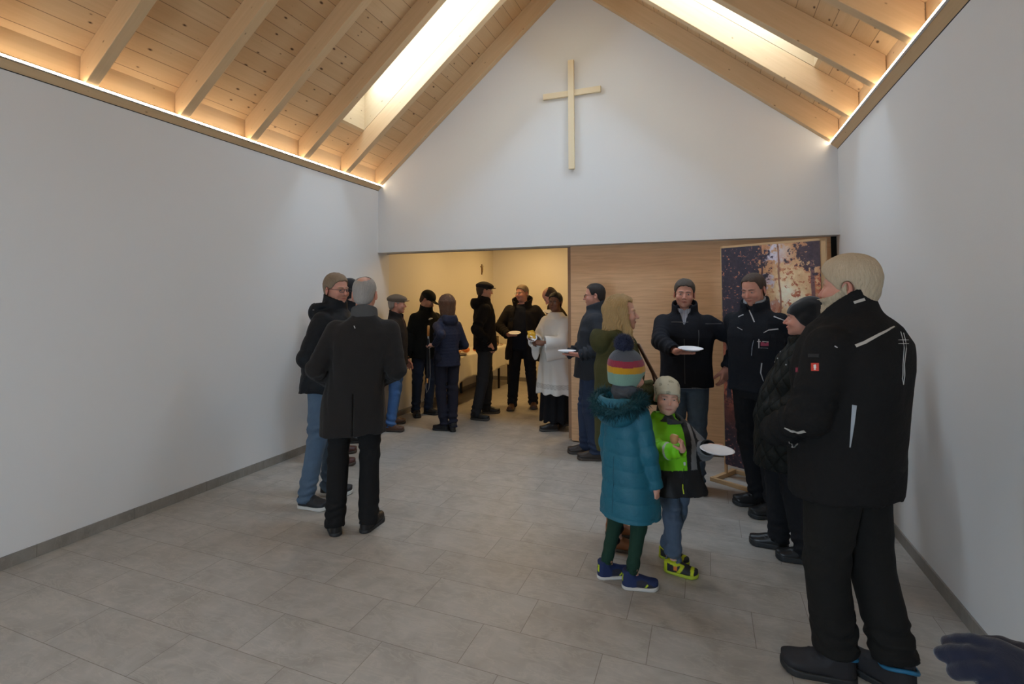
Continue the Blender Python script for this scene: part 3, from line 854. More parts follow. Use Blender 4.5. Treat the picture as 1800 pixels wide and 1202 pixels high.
# ------------------------------------------------------------------ cloth, skin and hair materials
def m_fabric(name, c, rough=.85, weave=900, bstr=.15, spec=.25, fold=.0, sheen=.0, vcol=False, var=.18, diamond=0):
    if name in _MC: return _MC[name]
    q = NT(name); O = q.coord()
    base = (*c[:3], 1)
    if vcol: base = q.n('ShaderNodeAttribute', attribute_name='Col').outputs['Color']
    n1 = q.noise(O, 9, 4, .6, .4); n2 = q.noise(O, weave, 2)
    cc = q.mix(q.math('MULTIPLY', n1, var * 2), base, q.mix(1.0, base, (.55, .55, .55, 1), 'MULTIPLY'))
    q.base(cc, rough, spec)
    q.b.inputs['Sheen Weight'].default_value = sheen; q.b.inputs['Sheen Roughness'].default_value = .5
    h = q.math('ADD', q.math('MULTIPLY', n2, .25), q.math('MULTIPLY', q.noise(O, 22, 4, .6, 1.2), 1.6))
    if diamond:
        sp = q.n('ShaderNodeSeparateXYZ', i_0=O); X_ = q.math('ADD', sp.outputs[0], sp.outputs[1])
        w_ = [q.math('ABSOLUTE', q.math('SINE', q.math('MULTIPLY', q.math('ADD', q.math('MULTIPLY', X_, sg), sp.outputs[2]), diamond))) for sg in (1.0, -1.0)]
        h = q.math('ADD', h, q.math('MULTIPLY', q.math('POWER', q.math('MULTIPLY', w_[0], w_[1]), .35), 5.0))
    q.bump(h, bstr, .006); _MC[name] = q.m; return q.m
def m_skin(name='skin'):
    if name in _MC: return _MC[name]
    q = NT(name); O = q.coord()
    base = q.n('ShaderNodeAttribute', attribute_name='Col').outputs['Color']
    n1 = q.noise(O, 40, 4, .6)
    q.base(q.mix(q.math('MULTIPLY', n1, .30), base, q.mix(1.0, base, (.80, .58, .52, 1), 'MULTIPLY')), .5, .4)
    q.b.inputs['Subsurface Weight'].default_value = .12
    q.b.inputs['Subsurface Radius'].default_value = (.01, .004, .002)
    q.b.inputs['Subsurface Scale'].default_value = .6
    q.bump(q.noise(O, 420, 3), .12, .0008); _MC[name] = q.m; return q.m
def m_hair(name, c, c2):
    if name in _MC: return _MC[name]
    q = NT(name); O = q.coord()
    n1 = q.noise(q.mapping(O, (1, 1, .12)), 260, 3, .6, .3); n2 = q.noise(q.mapping(O, (1, 1, .3)), 28, 3)
    cc = q.mix(n1, (*c[:3], 1), (*c2[:3], 1)); cc = q.mix(q.math('MULTIPLY', n2, .5), cc, (c2[0] * .8, c2[1] * .8, c2[2] * .8, 1))
    q.base(cc, .55, .35); q.bump(n1, 1.0, .004); _MC[name] = q.m; return q.m
def m_knit(name, stops=None, c=None, axis_z=(0, 1)):
    if name in _MC: return _MC[name]
    q = NT(name); O = q.coord(); sz = q.n('ShaderNodeSeparateXYZ', i_0=O)
    base = (*c[:3], 1) if c else None
    n2 = q.n('ShaderNodeTexWave', wave_type='BANDS', bands_direction='Z', i_Scale=90.0, i_Distortion=2.0, i_Vector=O).outputs[0]
    q.base(q.mix(q.math('MULTIPLY', n2, .2), base, tuple(k * .6 for k in base[:3]) + (1,)), .9, .15)
    q.b.inputs['Sheen Weight'].default_value = .3
    q.bump(n2, .3, .002); _MC[name] = q.m; return q.m

# ------------------------------------------------------------------ the head
def head_sdf(fe=False, fat=0.0, child=False, brow=1.0):
    g = 1 + fat
    jw = (.046 if not fe else .041) * g
    parts = [ell((0, -.012, .045), (.076, .098, .080)), ell((0, .022, -.012), (.066 * g, .072, .088))]
    f = U(.02, *parts)
    f = U(.022, f, ell((0, .040, -.072), (jw, .046, .034 * (1 + fat))), ell((0, .030, -.045), (.058 * g, .05, .045)))
    if fat > .05: f = U(.02, f, ell((0, .025, -.095), (.045, .045, .028)))
    f = U(.018, f, sph((0, .074, -.093), .0165 if not fe else .013)) if not child else U(.02, f, sph((0, .066, -.088), .014))
    for s in (-1, 1):
        f = U(.016, f, sph((s * .040 * g, .068, -.026), .022 + .012 * fat * 3 + (.004 if child else 0)))
        f = U(.012, f, cone((s * .014, .088, .024), (s * .045, .076, .022), .008 * brow, .007 * brow))
    f = SUB(.014, f, sph((-.0315, .108, .004), .0165), sph((.0315, .108, .004), .0165))
    nl = .112 if not child else .104
    f = U(.009, f, cone((0, .086, .014), (0, nl, -.026), .0065, .0105 if not child else .009))
    for s in (-1, 1): f = U(.006, f, sph((s * .0115, nl - .014, -.031), .0078 if not child else .0065))
    # lips
    f = U(.005, f, cone((-.020, .084, -.0575), (0, .0935, -.0545), .0035, .0058), cone((.020, .084, -.0575), (0, .0935, -.0545), .0035, .0058))
    f = U(.005, f, cone((-.016, .083, -.0655), (.016, .083, -.0655), .005, .005), sph((0, .089, -.066), .0055))
    f = SUB(.003, f, cone((-.022, .090, -.0602), (.022, .090, -.0602), .0022, .0022))
    # eyelids
    for s in (-1, 1):
        f = U(.004, f, ell((s * .0315, .0785, .005), (.0168, .0125, .0118)))
        f = SUB(.002, f, ell((s * .0315, .094, .0045), (.0118, .012, .0042)))
    # ears
    for s in (-1, 1):
        ca, sa = math.cos(s * -.35), math.sin(s * -.35)
        M = np.array([[ca, -sa, 0], [sa, ca, 0], [0, 0, 1]], f32)
        e = ell((s * .0805 * (1 + fat * .5), -.014, -.004), (.0085, .0185, .032), M)
        e = SUB(.004, e, ell((s * .090, -.008, .002), (.008, .010, .019), M))
        f = U(.006, f, e)
    return f
NECK = lambda fat=0.0, fe=False: (lambda k: U(.02, cone((0, -.018, -.05), (0, -.040, -.19), .052 * k, .058 * k), cone((0, -.030, -.02), (0, -.050, -.16), .048 * k, .05 * k)))((1 + fat) * (.84 if fe else 1))
def zline(P, ys, zs): return np.interp(P[:, 1], ys, zs)
def g2(P, c, r):  # soft blob weight
    return np.exp(-(((P - A(*c)) / A(*r)) ** 2).sum(1))

def hair_sdf(style):
    cr_ = U(.02, ell((0, -.012, .045), (.076, .098, .080)), ell((0, -.03, 0.0), (.069, .078, .085)))
    w1 = wob(3, 26, 3); st = wob(5, 1, 2)
    def streak(P):
        a = np.arctan2(P[:, 0], -P[:, 1] + .02)
        return .0016 * np.sin(a * 46 + 3 * np.sin(P[:, 2] * 60 + a * 5)) + .0022 * w1(P)
    def earcut(P): return -(np.sqrt(((np.abs(P[:, 0]) - .085) / .03) ** 2 + ((P[:, 1] + .012) / .026) ** 2 + ((P[:, 2] + .006) / .036) ** 2) - 1) * .02
    Y = [-.12, -.07, -.045, -.03, .01, .03, .05, .07, .085, .10]
    if style == 'short':
        zs = [-.075, -.075, -.05, -.02, .012, .026, .052, .070, .076, .085]; th = .010
    elif style == 'receding':
        zs = [-.075, -.075, -.05, -.02, .005, .02, .075, .088, .098, .12]; th = .007
    elif style == 'bald':
        zs = [-.08, -.08, -.06, -.02, .0, .03, .08, .13, .15, .2]; th = .006
    elif style in ('cropped', 'cropped_crown'):
        zs = [-.075, -.075, -.05, -.02, .0, .012, .055, .078, .088, .10]; th = .005
    elif style == 'thick':
        zs = [-.085, -.085, -.06, -.02, .004, .01, .05, .072, .08, .1]; th = .017
    elif style == 'thick_side':
        zs = [-.10, -.10, -.07, -.03, -.02, .0, .03, .05, .07, .1]; th = .020
    if style in ('short', 'receding', 'bald', 'cropped', 'cropped_crown', 'thick', 'thick_side'):
        def f(P):
            z0 = zline(P, Y, zs) + .0045 * w1(P * 1.6)
            d = cr_(P) - th * (.62 + .38 * np.clip((P[:, 2] + .01) / .06, 0, 1)) - streak(P) * min(.7, th / .012) - th * .5 * np.clip((P[:, 2] - .06) / .06, 0, 1)
            side = .008 * np.clip((np.abs(P[:, 0]) - .045) / .03, 0, 1) * (P[:, 1] > .02)
            d = np.maximum(d, (z0 - side - P[:, 2]) * .7)
            d = np.maximum(d, earcut(P))
            if style == 'cropped_crown': d = np.maximum(d, .006 - ell((0, -.045, .115), (.045, .055, .04))(P) - .006 + .004 * w1(P * 2))
            if style == 'bald': d = np.maximum(d, P[:, 2] - (.085 + .03 * np.clip(-P[:, 1] / .1, -1, 1)) + .4 * np.maximum(0, -.05 - P[:, 1]) * 0 - .0)
            return np.maximum(d, -(cr_(P) + .006))
        return f, (-.11, -.14, -.11), (.11, .12, .165)
    if style == 'bob':
        bod = U(.03, ell((0, -.014, .042), (.094, .114, .096)), loft([(-.13, .082, .075, 0, -.035), (-.06, .094, .090, 0, -.025), (.04, .092, .10, 0, -.02)], n=2.1))
        def f(P):
            d = bod(P) - 1.6 * streak(P)
            face = np.maximum(np.maximum(.022 + .35 * np.maximum(0, P[:, 2]) - P[:, 1], P[:, 2] - .062), np.abs(P[:, 0]) - .072)
            d = np.maximum(d, -face)
            d = np.maximum(d, -(half((0, .03, 0), (0, -1, .1))(P)) - .12)
            return np.maximum(d, -.128 + .02 * np.sin(P[:, 0] * 40) * .2 - P[:, 2])
        return f, (-.12, -.15, -.15), (.12, .13, .16)
    if style == 'long':
        bod = U(.03, ell((0, -.012, .046), (.090, .110, .092)),
                loft([(-.30, .035, .03, -.0, -.09), (-.24, .095, .045, 0, -.085), (-.15, .106, .072, 0, -.062), (-.06, .100, .088, 0, -.035), (.04, .088, .098, 0, -.02)], n=2.2))
        front = U(.02, cone((.072, .020, .03), (.085, .040, -.12), .022, .024), cone((.085, .04, -.12), (.080, .075, -.27), .024, .012),
                  cone((-.072, .020, .03), (-.085, .040, -.12), .022, .024), cone((-.085, .04, -.12), (-.080, .075, -.27), .024, .012))
        def f(P):
            d = U(.015, bod, front)(P) - 2.2 * streak(P)
            face = np.maximum(np.maximum(.022 + .35 * np.maximum(0, P[:, 2]) - P[:, 1], P[:, 2] - .066 - .4 * np.abs(P[:, 0])), np.abs(P[:, 0]) - .078 + .5 * np.maximum(0, -.03 - P[:, 2]))
            d = np.maximum(d, -face)
            return np.maximum(d, P[:, 1] - .082 + .25 * np.maximum(0, .09 - P[:, 2]) * (P[:, 2] > .05))
        return f, (-.14, -.17, -.32), (.14, .13, .16)
def R3(rx, ry, rz): return np.array(Matrix.Rotation(rz, 3, 'Z') @ Matrix.Rotation(ry, 3, 'Y') @ Matrix.Rotation(rx, 3, 'X'), f32)

# ------------------------------------------------------------------ the hand (right hand: palm down, fingers +Y, thumb towards -X)
def hand_sdf(sg, curl=(.5, .5, .5, .5), thumb=(.5, .35), spread=.06, fat=1.0):
    """sg=+1 right, -1 left; curl per finger (radians per joint); thumb=(swing out, bend towards the palm)"""
    X = lambda x: x * sg
    fs = []
    kn = [(-.031, .088), (-.0105, .094), (.011, .090), (.031, .080)]
    ln = [.072, .080, .074, .058]; rr = [.0092, .0096, .0090, .0080]
    palm = None
    for (x, y), r in zip(kn, rr):
        c_ = cone((X(x * .62), .008, -.002), (X(x), y, 0), .0150 * fat, r * 1.25 * fat)
        palm = c_ if palm is None else U(.014, palm, c_)
    palm = U(.014, palm, ell((X(-.022), .035, -.010), (.017, .030, .013)), ell((X(.020), .035, -.008), (.014, .032, .012)))
    for k, ((x, y), L_, r, c_) in enumerate(zip(kn, ln, rr, curl)):
        p = np.array([X(x), y, 0.0]); ang = 0.0; sp = X(spread * (k - 1.5) / 1.5)
        segs = []
        for j, fr in enumerate((.44, .31, .25)):
            ang += c_ * (.75, 1.15, .8)[j]
            d = np.array([math.sin(sp) * math.cos(ang), math.cos(ang) * math.cos(sp), -math.sin(ang)])
            q_ = p + d * L_ * fr
            segs.append(cone(tuple(p), tuple(q_), r * fat * (1, .95, .88)[j], r * fat * (.95, .88, .78)[j])); p = q_
        fs.append(U(.004, *segs))
    a, b_ = thumb
    p = np.array([X(-.020), .022, -.006]); d1 = np.array([X(-math.sin(a + .35)), math.cos(a + .35), -.25 * (1 + b_)])
    d1 /= np.linalg.norm(d1); p1 = p + d1 * .042
    d2 = np.array([X(-math.sin(a)), math.cos(a), -.35 - b_]); d2 /= np.linalg.norm(d2); p2 = p1 + d2 * .032
    d3 = np.array([X(-math.sin(a * .4)), math.cos(a * .4), -.3 - b_ * 1.3]); d3 /= np.linalg.norm(d3); p3 = p2 + d3 * .024
    th = U(.005, cone(tuple(p), tuple(p1), .0165 * fat, .0125 * fat), cone(tuple(p1), tuple(p2), .0125 * fat, .0108 * fat), cone(tuple(p2), tuple(p3), .0108 * fat, .0088 * fat))
    h = U(.009, palm, th)
    for g_ in fs: h = U(.0035, h, g_)
    return h
def frame(d, n):
    """axes with +Y along d and +Z near n"""
    y = Vector(d).normalized(); z = Vector(n); z = (z - y * z.dot(y)).normalized(); x = y.cross(z)
    return np.array([[x[i], y[i], z[i]] for i in range(3)], f32)

# ------------------------------------------------------------------ people
SKIN = {'fair': (.62, .36, .26), 'ruddy': (.60, .30, .215), 'tan': (.52, .29, .19), 'dark': (.20, .095, .055), 'child': (.68, .41, .31)}
HAIRC = {'grey': ((.30, .27, .235), (.16, .14, .12)), 'brown': ((.095, .055, .033), (.035, .020, .013)), 'dark': ((.035, .026, .022), (.014, .011, .010)),
         'blond': ((.60, .41, .18), (.34, .21, .085)), 'sandy': ((.34, .25, .16), (.17, .12, .075)), 'white': ((.70, .58, .42), (.42, .32, .20)), 'greybrown': ((.115, .085, .062), (.045, .034, .026)),
         'black': ((.012, .010, .010), (.006, .005, .005)), 'auburn': ((.20, .10, .055), (.085, .042, .025)), 'silver': ((.50, .46, .42), (.24, .22, .20))}
def pdir(x, y, a):
    """world direction for a body turned a degrees from facing the camera (90: facing the picture's right)"""
    l = Vector((x, y, 0)).normalized(); r = Vector((l.y, -l.x, 0)); t = math.radians(a)
    return -l * math.cos(t) + r * math.sin(t)
def ik(S, W, hint, l1, l2):
    S, W, hint = Vector(S), Vector(W), Vector(hint); d = W - S; L_ = d.length
    if L_ > (l1 + l2) * .995: W = S + d * ((l1 + l2) * .995 / L_); d = W - S; L_ = d.length
    a = (l1 * l1 - l2 * l2 + L_ * L_) / (2 * L_); h = math.sqrt(max(0, l1 * l1 - a * a)); u = d / L_
    p = hint - u * hint.dot(u); p.normalize()
    return S + u * a + p * h, W
class Fig: pass
def rings(amp, lam, w0, w1, seed):
    """creases round a limb: strongest between w0 and w1 metres from its start"""
    n1, n2 = wob(seed + 50, 11, 2), wob(seed + 51, 8, 1)
    def f(s, P):
        win = np.exp(-np.maximum(0, np.maximum(w0 - s, s - w1)) / .05)
        return amp * 1.3 * win * np.sin(2 * PI * s / lam + 2.6 * n1(P)) * (.55 + .45 * n2(P))
    return f
def puff(amp, lam, ph=0.0):
    return lambda s, P: amp * (np.abs(np.sin(PI * (s + ph) / lam)) ** .45 - .7)

def outline(P, k, w):
    Q = P.copy(); Q[:, 2] = 0
    a = cone((0, .125 * k, 0), (0, -.035 * k, 0), .049 * k * w, .037 * k * w)(Q)
    return a
def shoe_parts(kind, k, w=1.0):
    top = {'low': .085, 'ankle': .13, 'boot': .16}.get(kind, .085) * k
    st = .024 * k if kind != 'thick' else .036 * k
    up = U(.03 * k, ell((0, .118 * k, .036 * k), (.048 * k * w, .088 * k, .036 * k)), ell((0, .03 * k, .048 * k), (.042 * k * w, .08 * k, .048 * k)), ell((0, -.035 * k, .045 * k), (.039 * k * w, .045 * k, .052 * k)),
           cone((0, -.018 * k, .05 * k), (0, -.026 * k, top), .040 * k * w, .045 * k * w, flat=True))
    up = INT(up, half((0, 0, st * .7), (0, 0, -1)), lambda P: outline(P, k, w) - .001)
    up = U(.004, up, cone((-.030 * k, .075 * k, .074 * k), (.030 * k, .075 * k, .074 * k), .006 * k, .006 * k), cone((-.028 * k, .052 * k, .082 * k), (.028 * k, .052 * k, .082 * k), .006 * k, .006 * k))
    heel = lambda P: np.where(P[:, 1] < .02 * k, 0, .004 * k)
    so = lambda P: np.maximum(outline(P, k, w) - .005 * k, np.maximum(P[:, 2] - st - .012 * np.clip((P[:, 1] - .10 * k) / .1, 0, 1), .001 + .012 * np.clip((P[:, 1] - .14 * k) / .05, 0, 1) ** 2 - P[:, 2]))
    return up, so, top

def person(label, pos, H, a, head=(0, 0, 0), stance=((-.11, 0, 8), (.11, 0, -8)), pel=(0, 0), lean=(0, 0), arms=None, skin='fair', hair=None, hat=None,
           jacket=None, trousers=None, shoes=None, glasses=None, hs=1.0, fat=0.0, fe=False, child=False, q=1.0, stub=0.0, seed=1, belly=1.0, extra=None, shw=1.0, beard=None, feetw=None):
    if pos is None: pos = ((feetw[0][0].x + feetw[1][0].x) / 2, (feetw[0][0].y + feetw[1][0].y) / 2)
    x, y = pos; fd = pdir(x, y, a); rz = math.atan2(-fd.x, fd.y)
    root = empty('person', (x, y, 0), rz); tag(root, label, 'person')
    MW = Matrix.Translation((x, y, 0)) @ Matrix.Rotation(rz, 4, 'Z'); MI_ = MW.inverted()
    k = H / 1.75
    F_ = Fig(); F_.root = root; F_.MW = MW; F_.MI = MI_; F_.k = k; F_.seed = seed
    hz = H - .125 * hs; zS = hz - .205 * hs; zH = (.525 if not child else .50) * H
    if child: zS = hz - .185 * hs
    px, py = pel; lx, ly = lean
    C = lambda z: (px + (lx - px) * np.clip((z - zH) / (zS - zH), -.2, 1.15), py + (ly - py) * np.clip((z - zH) / (zS - zH), -.2, 1.15))
    F_.zS, F_.zH, F_.hz, F_.C = zS, zH, hz, C
    # --- joints
    feet = []
    if feetw:                                            # (floor point under the shoe's middle, toe direction) for the left and right foot
        stance = []
        for p_, ta in feetw:
            td = MI_.to_3x3() @ pdir(p_.x, p_.y, ta); q_ = MI_ @ p_ - td * .045 * k
            stance.append((q_.x, q_.y, math.degrees(math.atan2(-td.x, td.y))))
    for i, (fx, fy, toe) in enumerate(stance): feet.append((fx, fy, math.radians(toe)))
    hip = [(px + s * .088 * k, py, zH) for s in (-1, 1)]
    ank = [(f_[0], f_[1], .08 * k) for f_ in feet]
    kn = []
    for h_, n_, f_ in zip(hip, ank, feet):
        m = Vector(h_) * .48 + Vector(n_) * .52; kn.append((m.x - math.sin(f_[2]) * .025 * k, m.y + math.cos(f_[2]) * .025 * k, m.z))
    cS = C(zS); SJ = {-1: (cS[0] - .168 * k * shw, cS[1] - .01, zS - .048 * k), 1: (cS[0] + .168 * k * shw, cS[1] - .01, zS - .048 * k)}
    l1, l2 = .285 * k, .255 * k
    arms = arms or {}
    E, W, AR = {}, {}, {}
    for s in (-1, 1):
        ar = dict(arms.get(s, {'w': (s * .24, .04, zH / k - .06), 'hint': (s * .3, -1, 0), 'pose': 'relaxed'}))
        if 'px' in ar:                                   # wrist given as a point in the room
            w_ = MI_ @ Vector(ar['px'])
        else: w_ = Vector((ar['w'][0] * k, ar['w'][1] * k, ar['w'][2] * k)) if not ar.get('abs') else Vector(ar['w'])
        E[s], W[s] = ik(SJ[s], w_, ar.get('hint', (s * .3, -1, 0)), l1, l2); AR[s] = ar
    F_.E, F_.W, F_.SJ = E, W, SJ
    # --- head frame
    hyaw, nod, tilt = [math.radians(v) for v in head]
    cN = C(zS + .1)
    HM = R3(-nod, tilt, hyaw)
    hc = np.array([cN[0], cN[1] + .012 + .05 * math.sin(max(0, nod)), hz - .02 * math.sin(max(0, nod))])
    F_.HM, F_.hc, F_.hs = HM, hc, hs
    Ht = lambda v: np.array(hc) + HM @ (np.array(v) * hs)
    F_.Ht = Ht
    sk = np.array(SKIN[skin] if isinstance(skin, str) else skin)
    hcol = np.array(HAIRC[hair[1]][1]) if hair else np.array((.05, .03, .02))
    vh = .0036 * q
    # --- body: head and neck, hands, and the plain figure under the clothes
    nk = (1 + fat + (.06 if not fe and not child else 0) - (.22 if child else 0)) * (.84 if fe else 1) * hs; nb = C(zS)
    hf = U(.02 * hs, xform(head_sdf(fe, fat, child), HM, hc, hs), cone(tuple(Ht((0, -.020, -.045))), (nb[0], nb[1] - .020, zS - .01), .050 * nk, .060 * nk))
    ctr = Ht((0, 0, -.03)); Vh, Fh = sdf_mesh(hf, ctr - .185 * hs, ctr + .185 * hs, vh)
    hp = ((Vh - hc) @ HM) / hs
    c = np.tile(sk, (len(Vh), 1))
    def mixc(c, w, col): return c * (1 - w[:, None]) + np.array(col) * w[:, None]
    red = np.array((sk[0] * 1.0, sk[1] * .72, sk[2] * .70))
    for cc, r_ in (((-.045, .065, -.028), (.025, .03, .022)), ((.045, .065, -.028), (.025, .03, .022)), ((0, .108, -.024), (.018, .02, .018)), ((-.088, -.01, 0), (.02, .03, .04)), ((.088, -.01, 0), (.02, .03, .04))):
        c = mixc(c, .6 * g2(hp, cc, r_), red)
    lipc = (sk[0] * .80, sk[1] * .48, sk[2] * .50)
    c = mixc(c, np.clip(1.4 * g2(hp, (0, .09, -.0605), (.0215, .03, .0075)), 0, 1) * .8, lipc)
    c = mixc(c, np.clip(1.6 * g2(hp, (0, .089, -.0602), (.021, .03, .0018)), 0, 1) * .7, (sk[0] * .3, sk[1] * .15, sk[2] * .15))
    bz = .027
    for s in (-1, 1):
        for t_ in (-1, 0, 1):
            c = mixc(c, np.clip(1.5 * g2(hp, (s * (.030 + .011 * t_), .088 - .004 * t_, bz - .002 * abs(t_)), (.009, .03, .0042)), 0, 1) * (.75 if not child else .35), hcol * 1.1)
        c = mixc(c, np.clip(1.3 * g2(hp, (s * .0315, .095, .0052), (.0125, .02, .0045)), 0, 1) * .55, sk * .35)
    if stub:
        w = smooth(.0, -.05, hp[:, 2]) * smooth(.0, .03, hp[:, 1]) * smooth(-.13, -.095, hp[:, 2]) * stub
        w = w * (1 - np.clip(1.4 * g2(hp, (0, .09, -.0605), (.022, .03, .007)), 0, 1))
        c = mixc(c, w, hcol * .6 + sk * .25)
    if hair and hair[0] in ('bald', 'receding', 'cropped', 'cropped_crown'):
        w = np.clip((hp[:, 2] - .02) / .04, 0, 1) * smooth(.05, .0, hp[:, 1]) * .45
        c = mixc(c, w, hcol * .5 + sk * .5)
    VV, FF, CC = [Vh], [Fh], [c]
    nv = len(Vh)
    F_.hand = {}
    for s in (-1, 1):
        ar = AR[s]
        if ar.get('pose') in ('pocket', 'hidden', 'behind'): continue
        e_, w_ = Vector(E[s]), Vector(W[s]); fdv = (w_ - e_).normalized()
        d = Vector(ar.get('d', fdv)); n_ = Vector(ar.get('n', (s, .2, 0)))
        if 'dw' in ar: d = MI_.to_3x3() @ Vector(ar['dw'])
        if 'nw' in ar: n_ = MI_.to_3x3() @ Vector(ar['nw'])
        hk = k * (.98 if not child else .92) * (.93 if fe else 1)
        ps = ar.get('pose', 'relaxed')
        crl, th = {'relaxed': ((.35, .42, .5, .55), (.35, .25)), 'fist': ((1.25, 1.3, 1.35, 1.4), (.15, .9)), 'hold': ((.03, .02, .03, .05), (.5, -.1)), 'grip': ((.95, 1.0, 1.05, 1.1), (.5, .9)), 'pinch': ((.75, .8, .85, .9), (.55, .75)), 'open': ((.12, .12, .15, .2), (.6, .1)), 'glove': ((.32, .36, .42, .5), (.75, .3))}[ps]
        crl = ar.get('curl', crl); th = ar.get('thumb', th)
        M = frame(d, n_)
        hsd = xform(hand_sdf(s, crl, th, ar.get('spread', .06), 1.0 + .1 * (not fe)), M, w_, hk)
        fore = cone(tuple(w_ - fdv * .09 * k), tuple(w_ + Vector(M[:, 1]) * .012), .034 * k, .0245 * k)
        f = U(.018, hsd, fore)
        cc_ = np.array(w_) + M[:, 1] * .075 * hk; r_ = .135 * k
        Vx, Fx = sdf_mesh(f, cc_ - r_, cc_ + r_, vh * .85 if q < 1.6 else vh)
        F_.hand[s] = (M, np.array(w_), hk)
        VV.append(Vx); FF.append(Fx + nv); CC.append(np.tile(sk * np.array((1.0, .93, .92)) if 'glove' not in ar else np.array(ar['glove']), (len(Vx), 1))); nv += len(Vx)
    core = [loft([(zH - .06 * k, .13 * k, .10 * k, *C(zH)), (zH + .1 * k, .135 * k, .10 * k, *C(zH + .1)), (zS - .15 * k, .14 * k * shw, .10 * k, *C(zS - .15)), (zS, .12 * k * shw, .07 * k, *cS), (zS + .07 * k, .05 * k, .05 * k, *cS)], n=2)]
    for s, i in ((-1, 0), (1, 1)):
        core += [cone(hip[i], kn[i], .07 * k, .05 * k), cone(kn[i], ank[i], .05 * k, .034 * k), cone(SJ[s], tuple(E[s]), .045 * k, .035 * k), cone(tuple(E[s]), tuple(W[s]), .035 * k, .022 * k)]
        fx, fy, ft = feet[i]; core.append(cone((fx, fy, .055 * k), (fx - math.sin(ft) * .12 * k, fy + math.cos(ft) * .12 * k, .045 * k), .032 * k, .026 * k))
    Vx, Fx = sdf_mesh(U(.03, *core), (-.8, -.8, -.02), (.8, .8, zS + .12), .026 * k)
    VV.append(Vx); FF.append(Fx + nv); CC.append(np.tile(sk, (len(Vx), 1)))
    body = np_mesh('body', np.concatenate(VV), np.concatenate(FF), m_skin(), root, np.concatenate(CC))
    # eyes
    ic = np.array((.07, .10, .125) if skin in ('fair', 'child', 'ruddy') else (.04, .022, .014))
    for s in (-1, 1):
        n, m = 28, 20; V, F, cl = [], [], []
        for j in range(m + 1):
            ph = PI * j / m
            for t_ in range(n):
                th_ = 2 * PI * t_ / n; v = np.array((math.sin(ph) * math.cos(th_), math.cos(ph), math.sin(ph) * math.sin(th_)))
                V.append(Ht(np.array((s * .0315, .0768, .0045)) + v * .0122)); an = ph
                cl.append((.01, .01, .01) if an < .20 else (ic if an < .47 else (.50, .46, .43)))
        for j in range(m):
            for t_ in range(n): F.append((j * n + t_, (j + 1) * n + t_, (j + 1) * n + (t_ + 1) % n, j * n + (t_ + 1) % n))
        qm = _MC.get('eye')
        if qm is None:
            Q = NT('eye'); Q.base(Q.n('ShaderNodeAttribute', attribute_name='Col').outputs['Color'], .12, .5); qm = _MC['eye'] = Q.m
        e_o = np_mesh('eye', V, F, qm, body, np.array(cl)); F_.eye = e_o
    # hair
    if hair:
        f, lo, hi = hair_sdf(hair[0]); mh = m_hair('hair_' + hair[1], *HAIRC[hair[1]])
        if hat:
            zc = {'flat': .050, 'ball': .052, 'beanie': .050, 'stripes': .03, 'lowbeanie': .03}[hat[0]]
            f = INT(f, half((0, 0, zc), (0, .22, 1)))
        g = xform(f, HM, hc, hs); r_ = .28 * hs if hair[0] == 'long' else .17 * hs
        c0 = Ht((0, -.02, -.1 if hair[0] == 'long' else .01))
        h_ = sdf_obj('hair', g, c0 - r_ * np.array((.8, .85, 1)), c0 + r_ * np.array((.8, .85, 1)), .0042 * max(1, q * .9), mh, root)
    if beard:
        f0 = head_sdf(fe, fat, child); w1 = wob(8, 60, 3)
        def bf(P):
            d = f0(P) - .005 - .009 * np.clip((P[:, 1] - .02) / .04, 0, 1) - .003 * w1(P) - .012 * np.clip((-.06 - P[:, 2]) / .05, 0, 1)
            lim = np.interp(P[:, 1], [-.02, .01, .05, .075, .1], [.03, -.005, -.032, -.038, -.042])
            d = np.maximum(d, P[:, 2] - lim); d = np.maximum(d, -.012 - P[:, 1])
            mouth = np.sqrt((P[:, 0] / .024) ** 2 + ((P[:, 2] + .060) / .009) ** 2) - 1
            return np.maximum(np.maximum(d, -mouth * .01 - (P[:, 1] < .05) * 1), -(f0(P) + .004))
        c0 = Ht((0, .03, -.06))
        sdf_obj('beard', xform(bf, HM, hc, hs), c0 - .13 * hs, c0 + .13 * hs, .0036 * q, m_hair('hair_' + beard, *HAIRC[beard]), root)
    # glasses
    if glasses:
        b = MB(); gm = plain('glasses_' + glasses, (.02, .02, .02) if glasses == 'dark' else (.30, .27, .23), .3, .2 if glasses == 'dark' else .8)
        tr = lambda *v: Vector(Ht(v)); rt = (.0019 if glasses == 'dark' else .0013) * max(1, q * .7)
        for s in (-1, 1):
            ex = .5 if glasses == 'dark' else .8; hh = .0125 if glasses == 'dark' else .014
            pts = [tr(s * .033 + .0235 * math.copysign(abs(math.cos(t_)) ** ex, math.cos(t_)), .104, .004 + hh * math.copysign(abs(math.sin(t_)) ** ex, math.sin(t_))) for t_ in np.linspace(0, 2 * PI, 28, endpoint=False)]
            b.tube(pts, rt, 6, closed=True)
            b.tube([tr(s * .055, .103, .010), tr(s * .074, .085, .012), tr(s * .084, .0, .012), tr(s * .084, -.022, .002)], rt, 6)
        b.tube([tr(-.011, .104, .008), tr(0, .107, .011), tr(.011, .104, .008)], rt, 6)
        go = b.build('glasses', gm, root, True)
        for s in (-1, 1):
            n = 18; V = [Ht((s * .033 + .0215 * math.cos(2 * PI * t_ / n), .1035 + o_, .004 + .0122 * math.sin(2 * PI * t_ / n))) for o_ in (0, .0012) for t_ in range(n)]
            mesh_obj('lens', V, [tuple(range(n)), tuple(range(2 * n - 1, n - 1, -1))] + [(t_, t_ + n, (t_ + 1) % n + n, (t_ + 1) % n) for t_ in range(n)], M_GLASS, go)
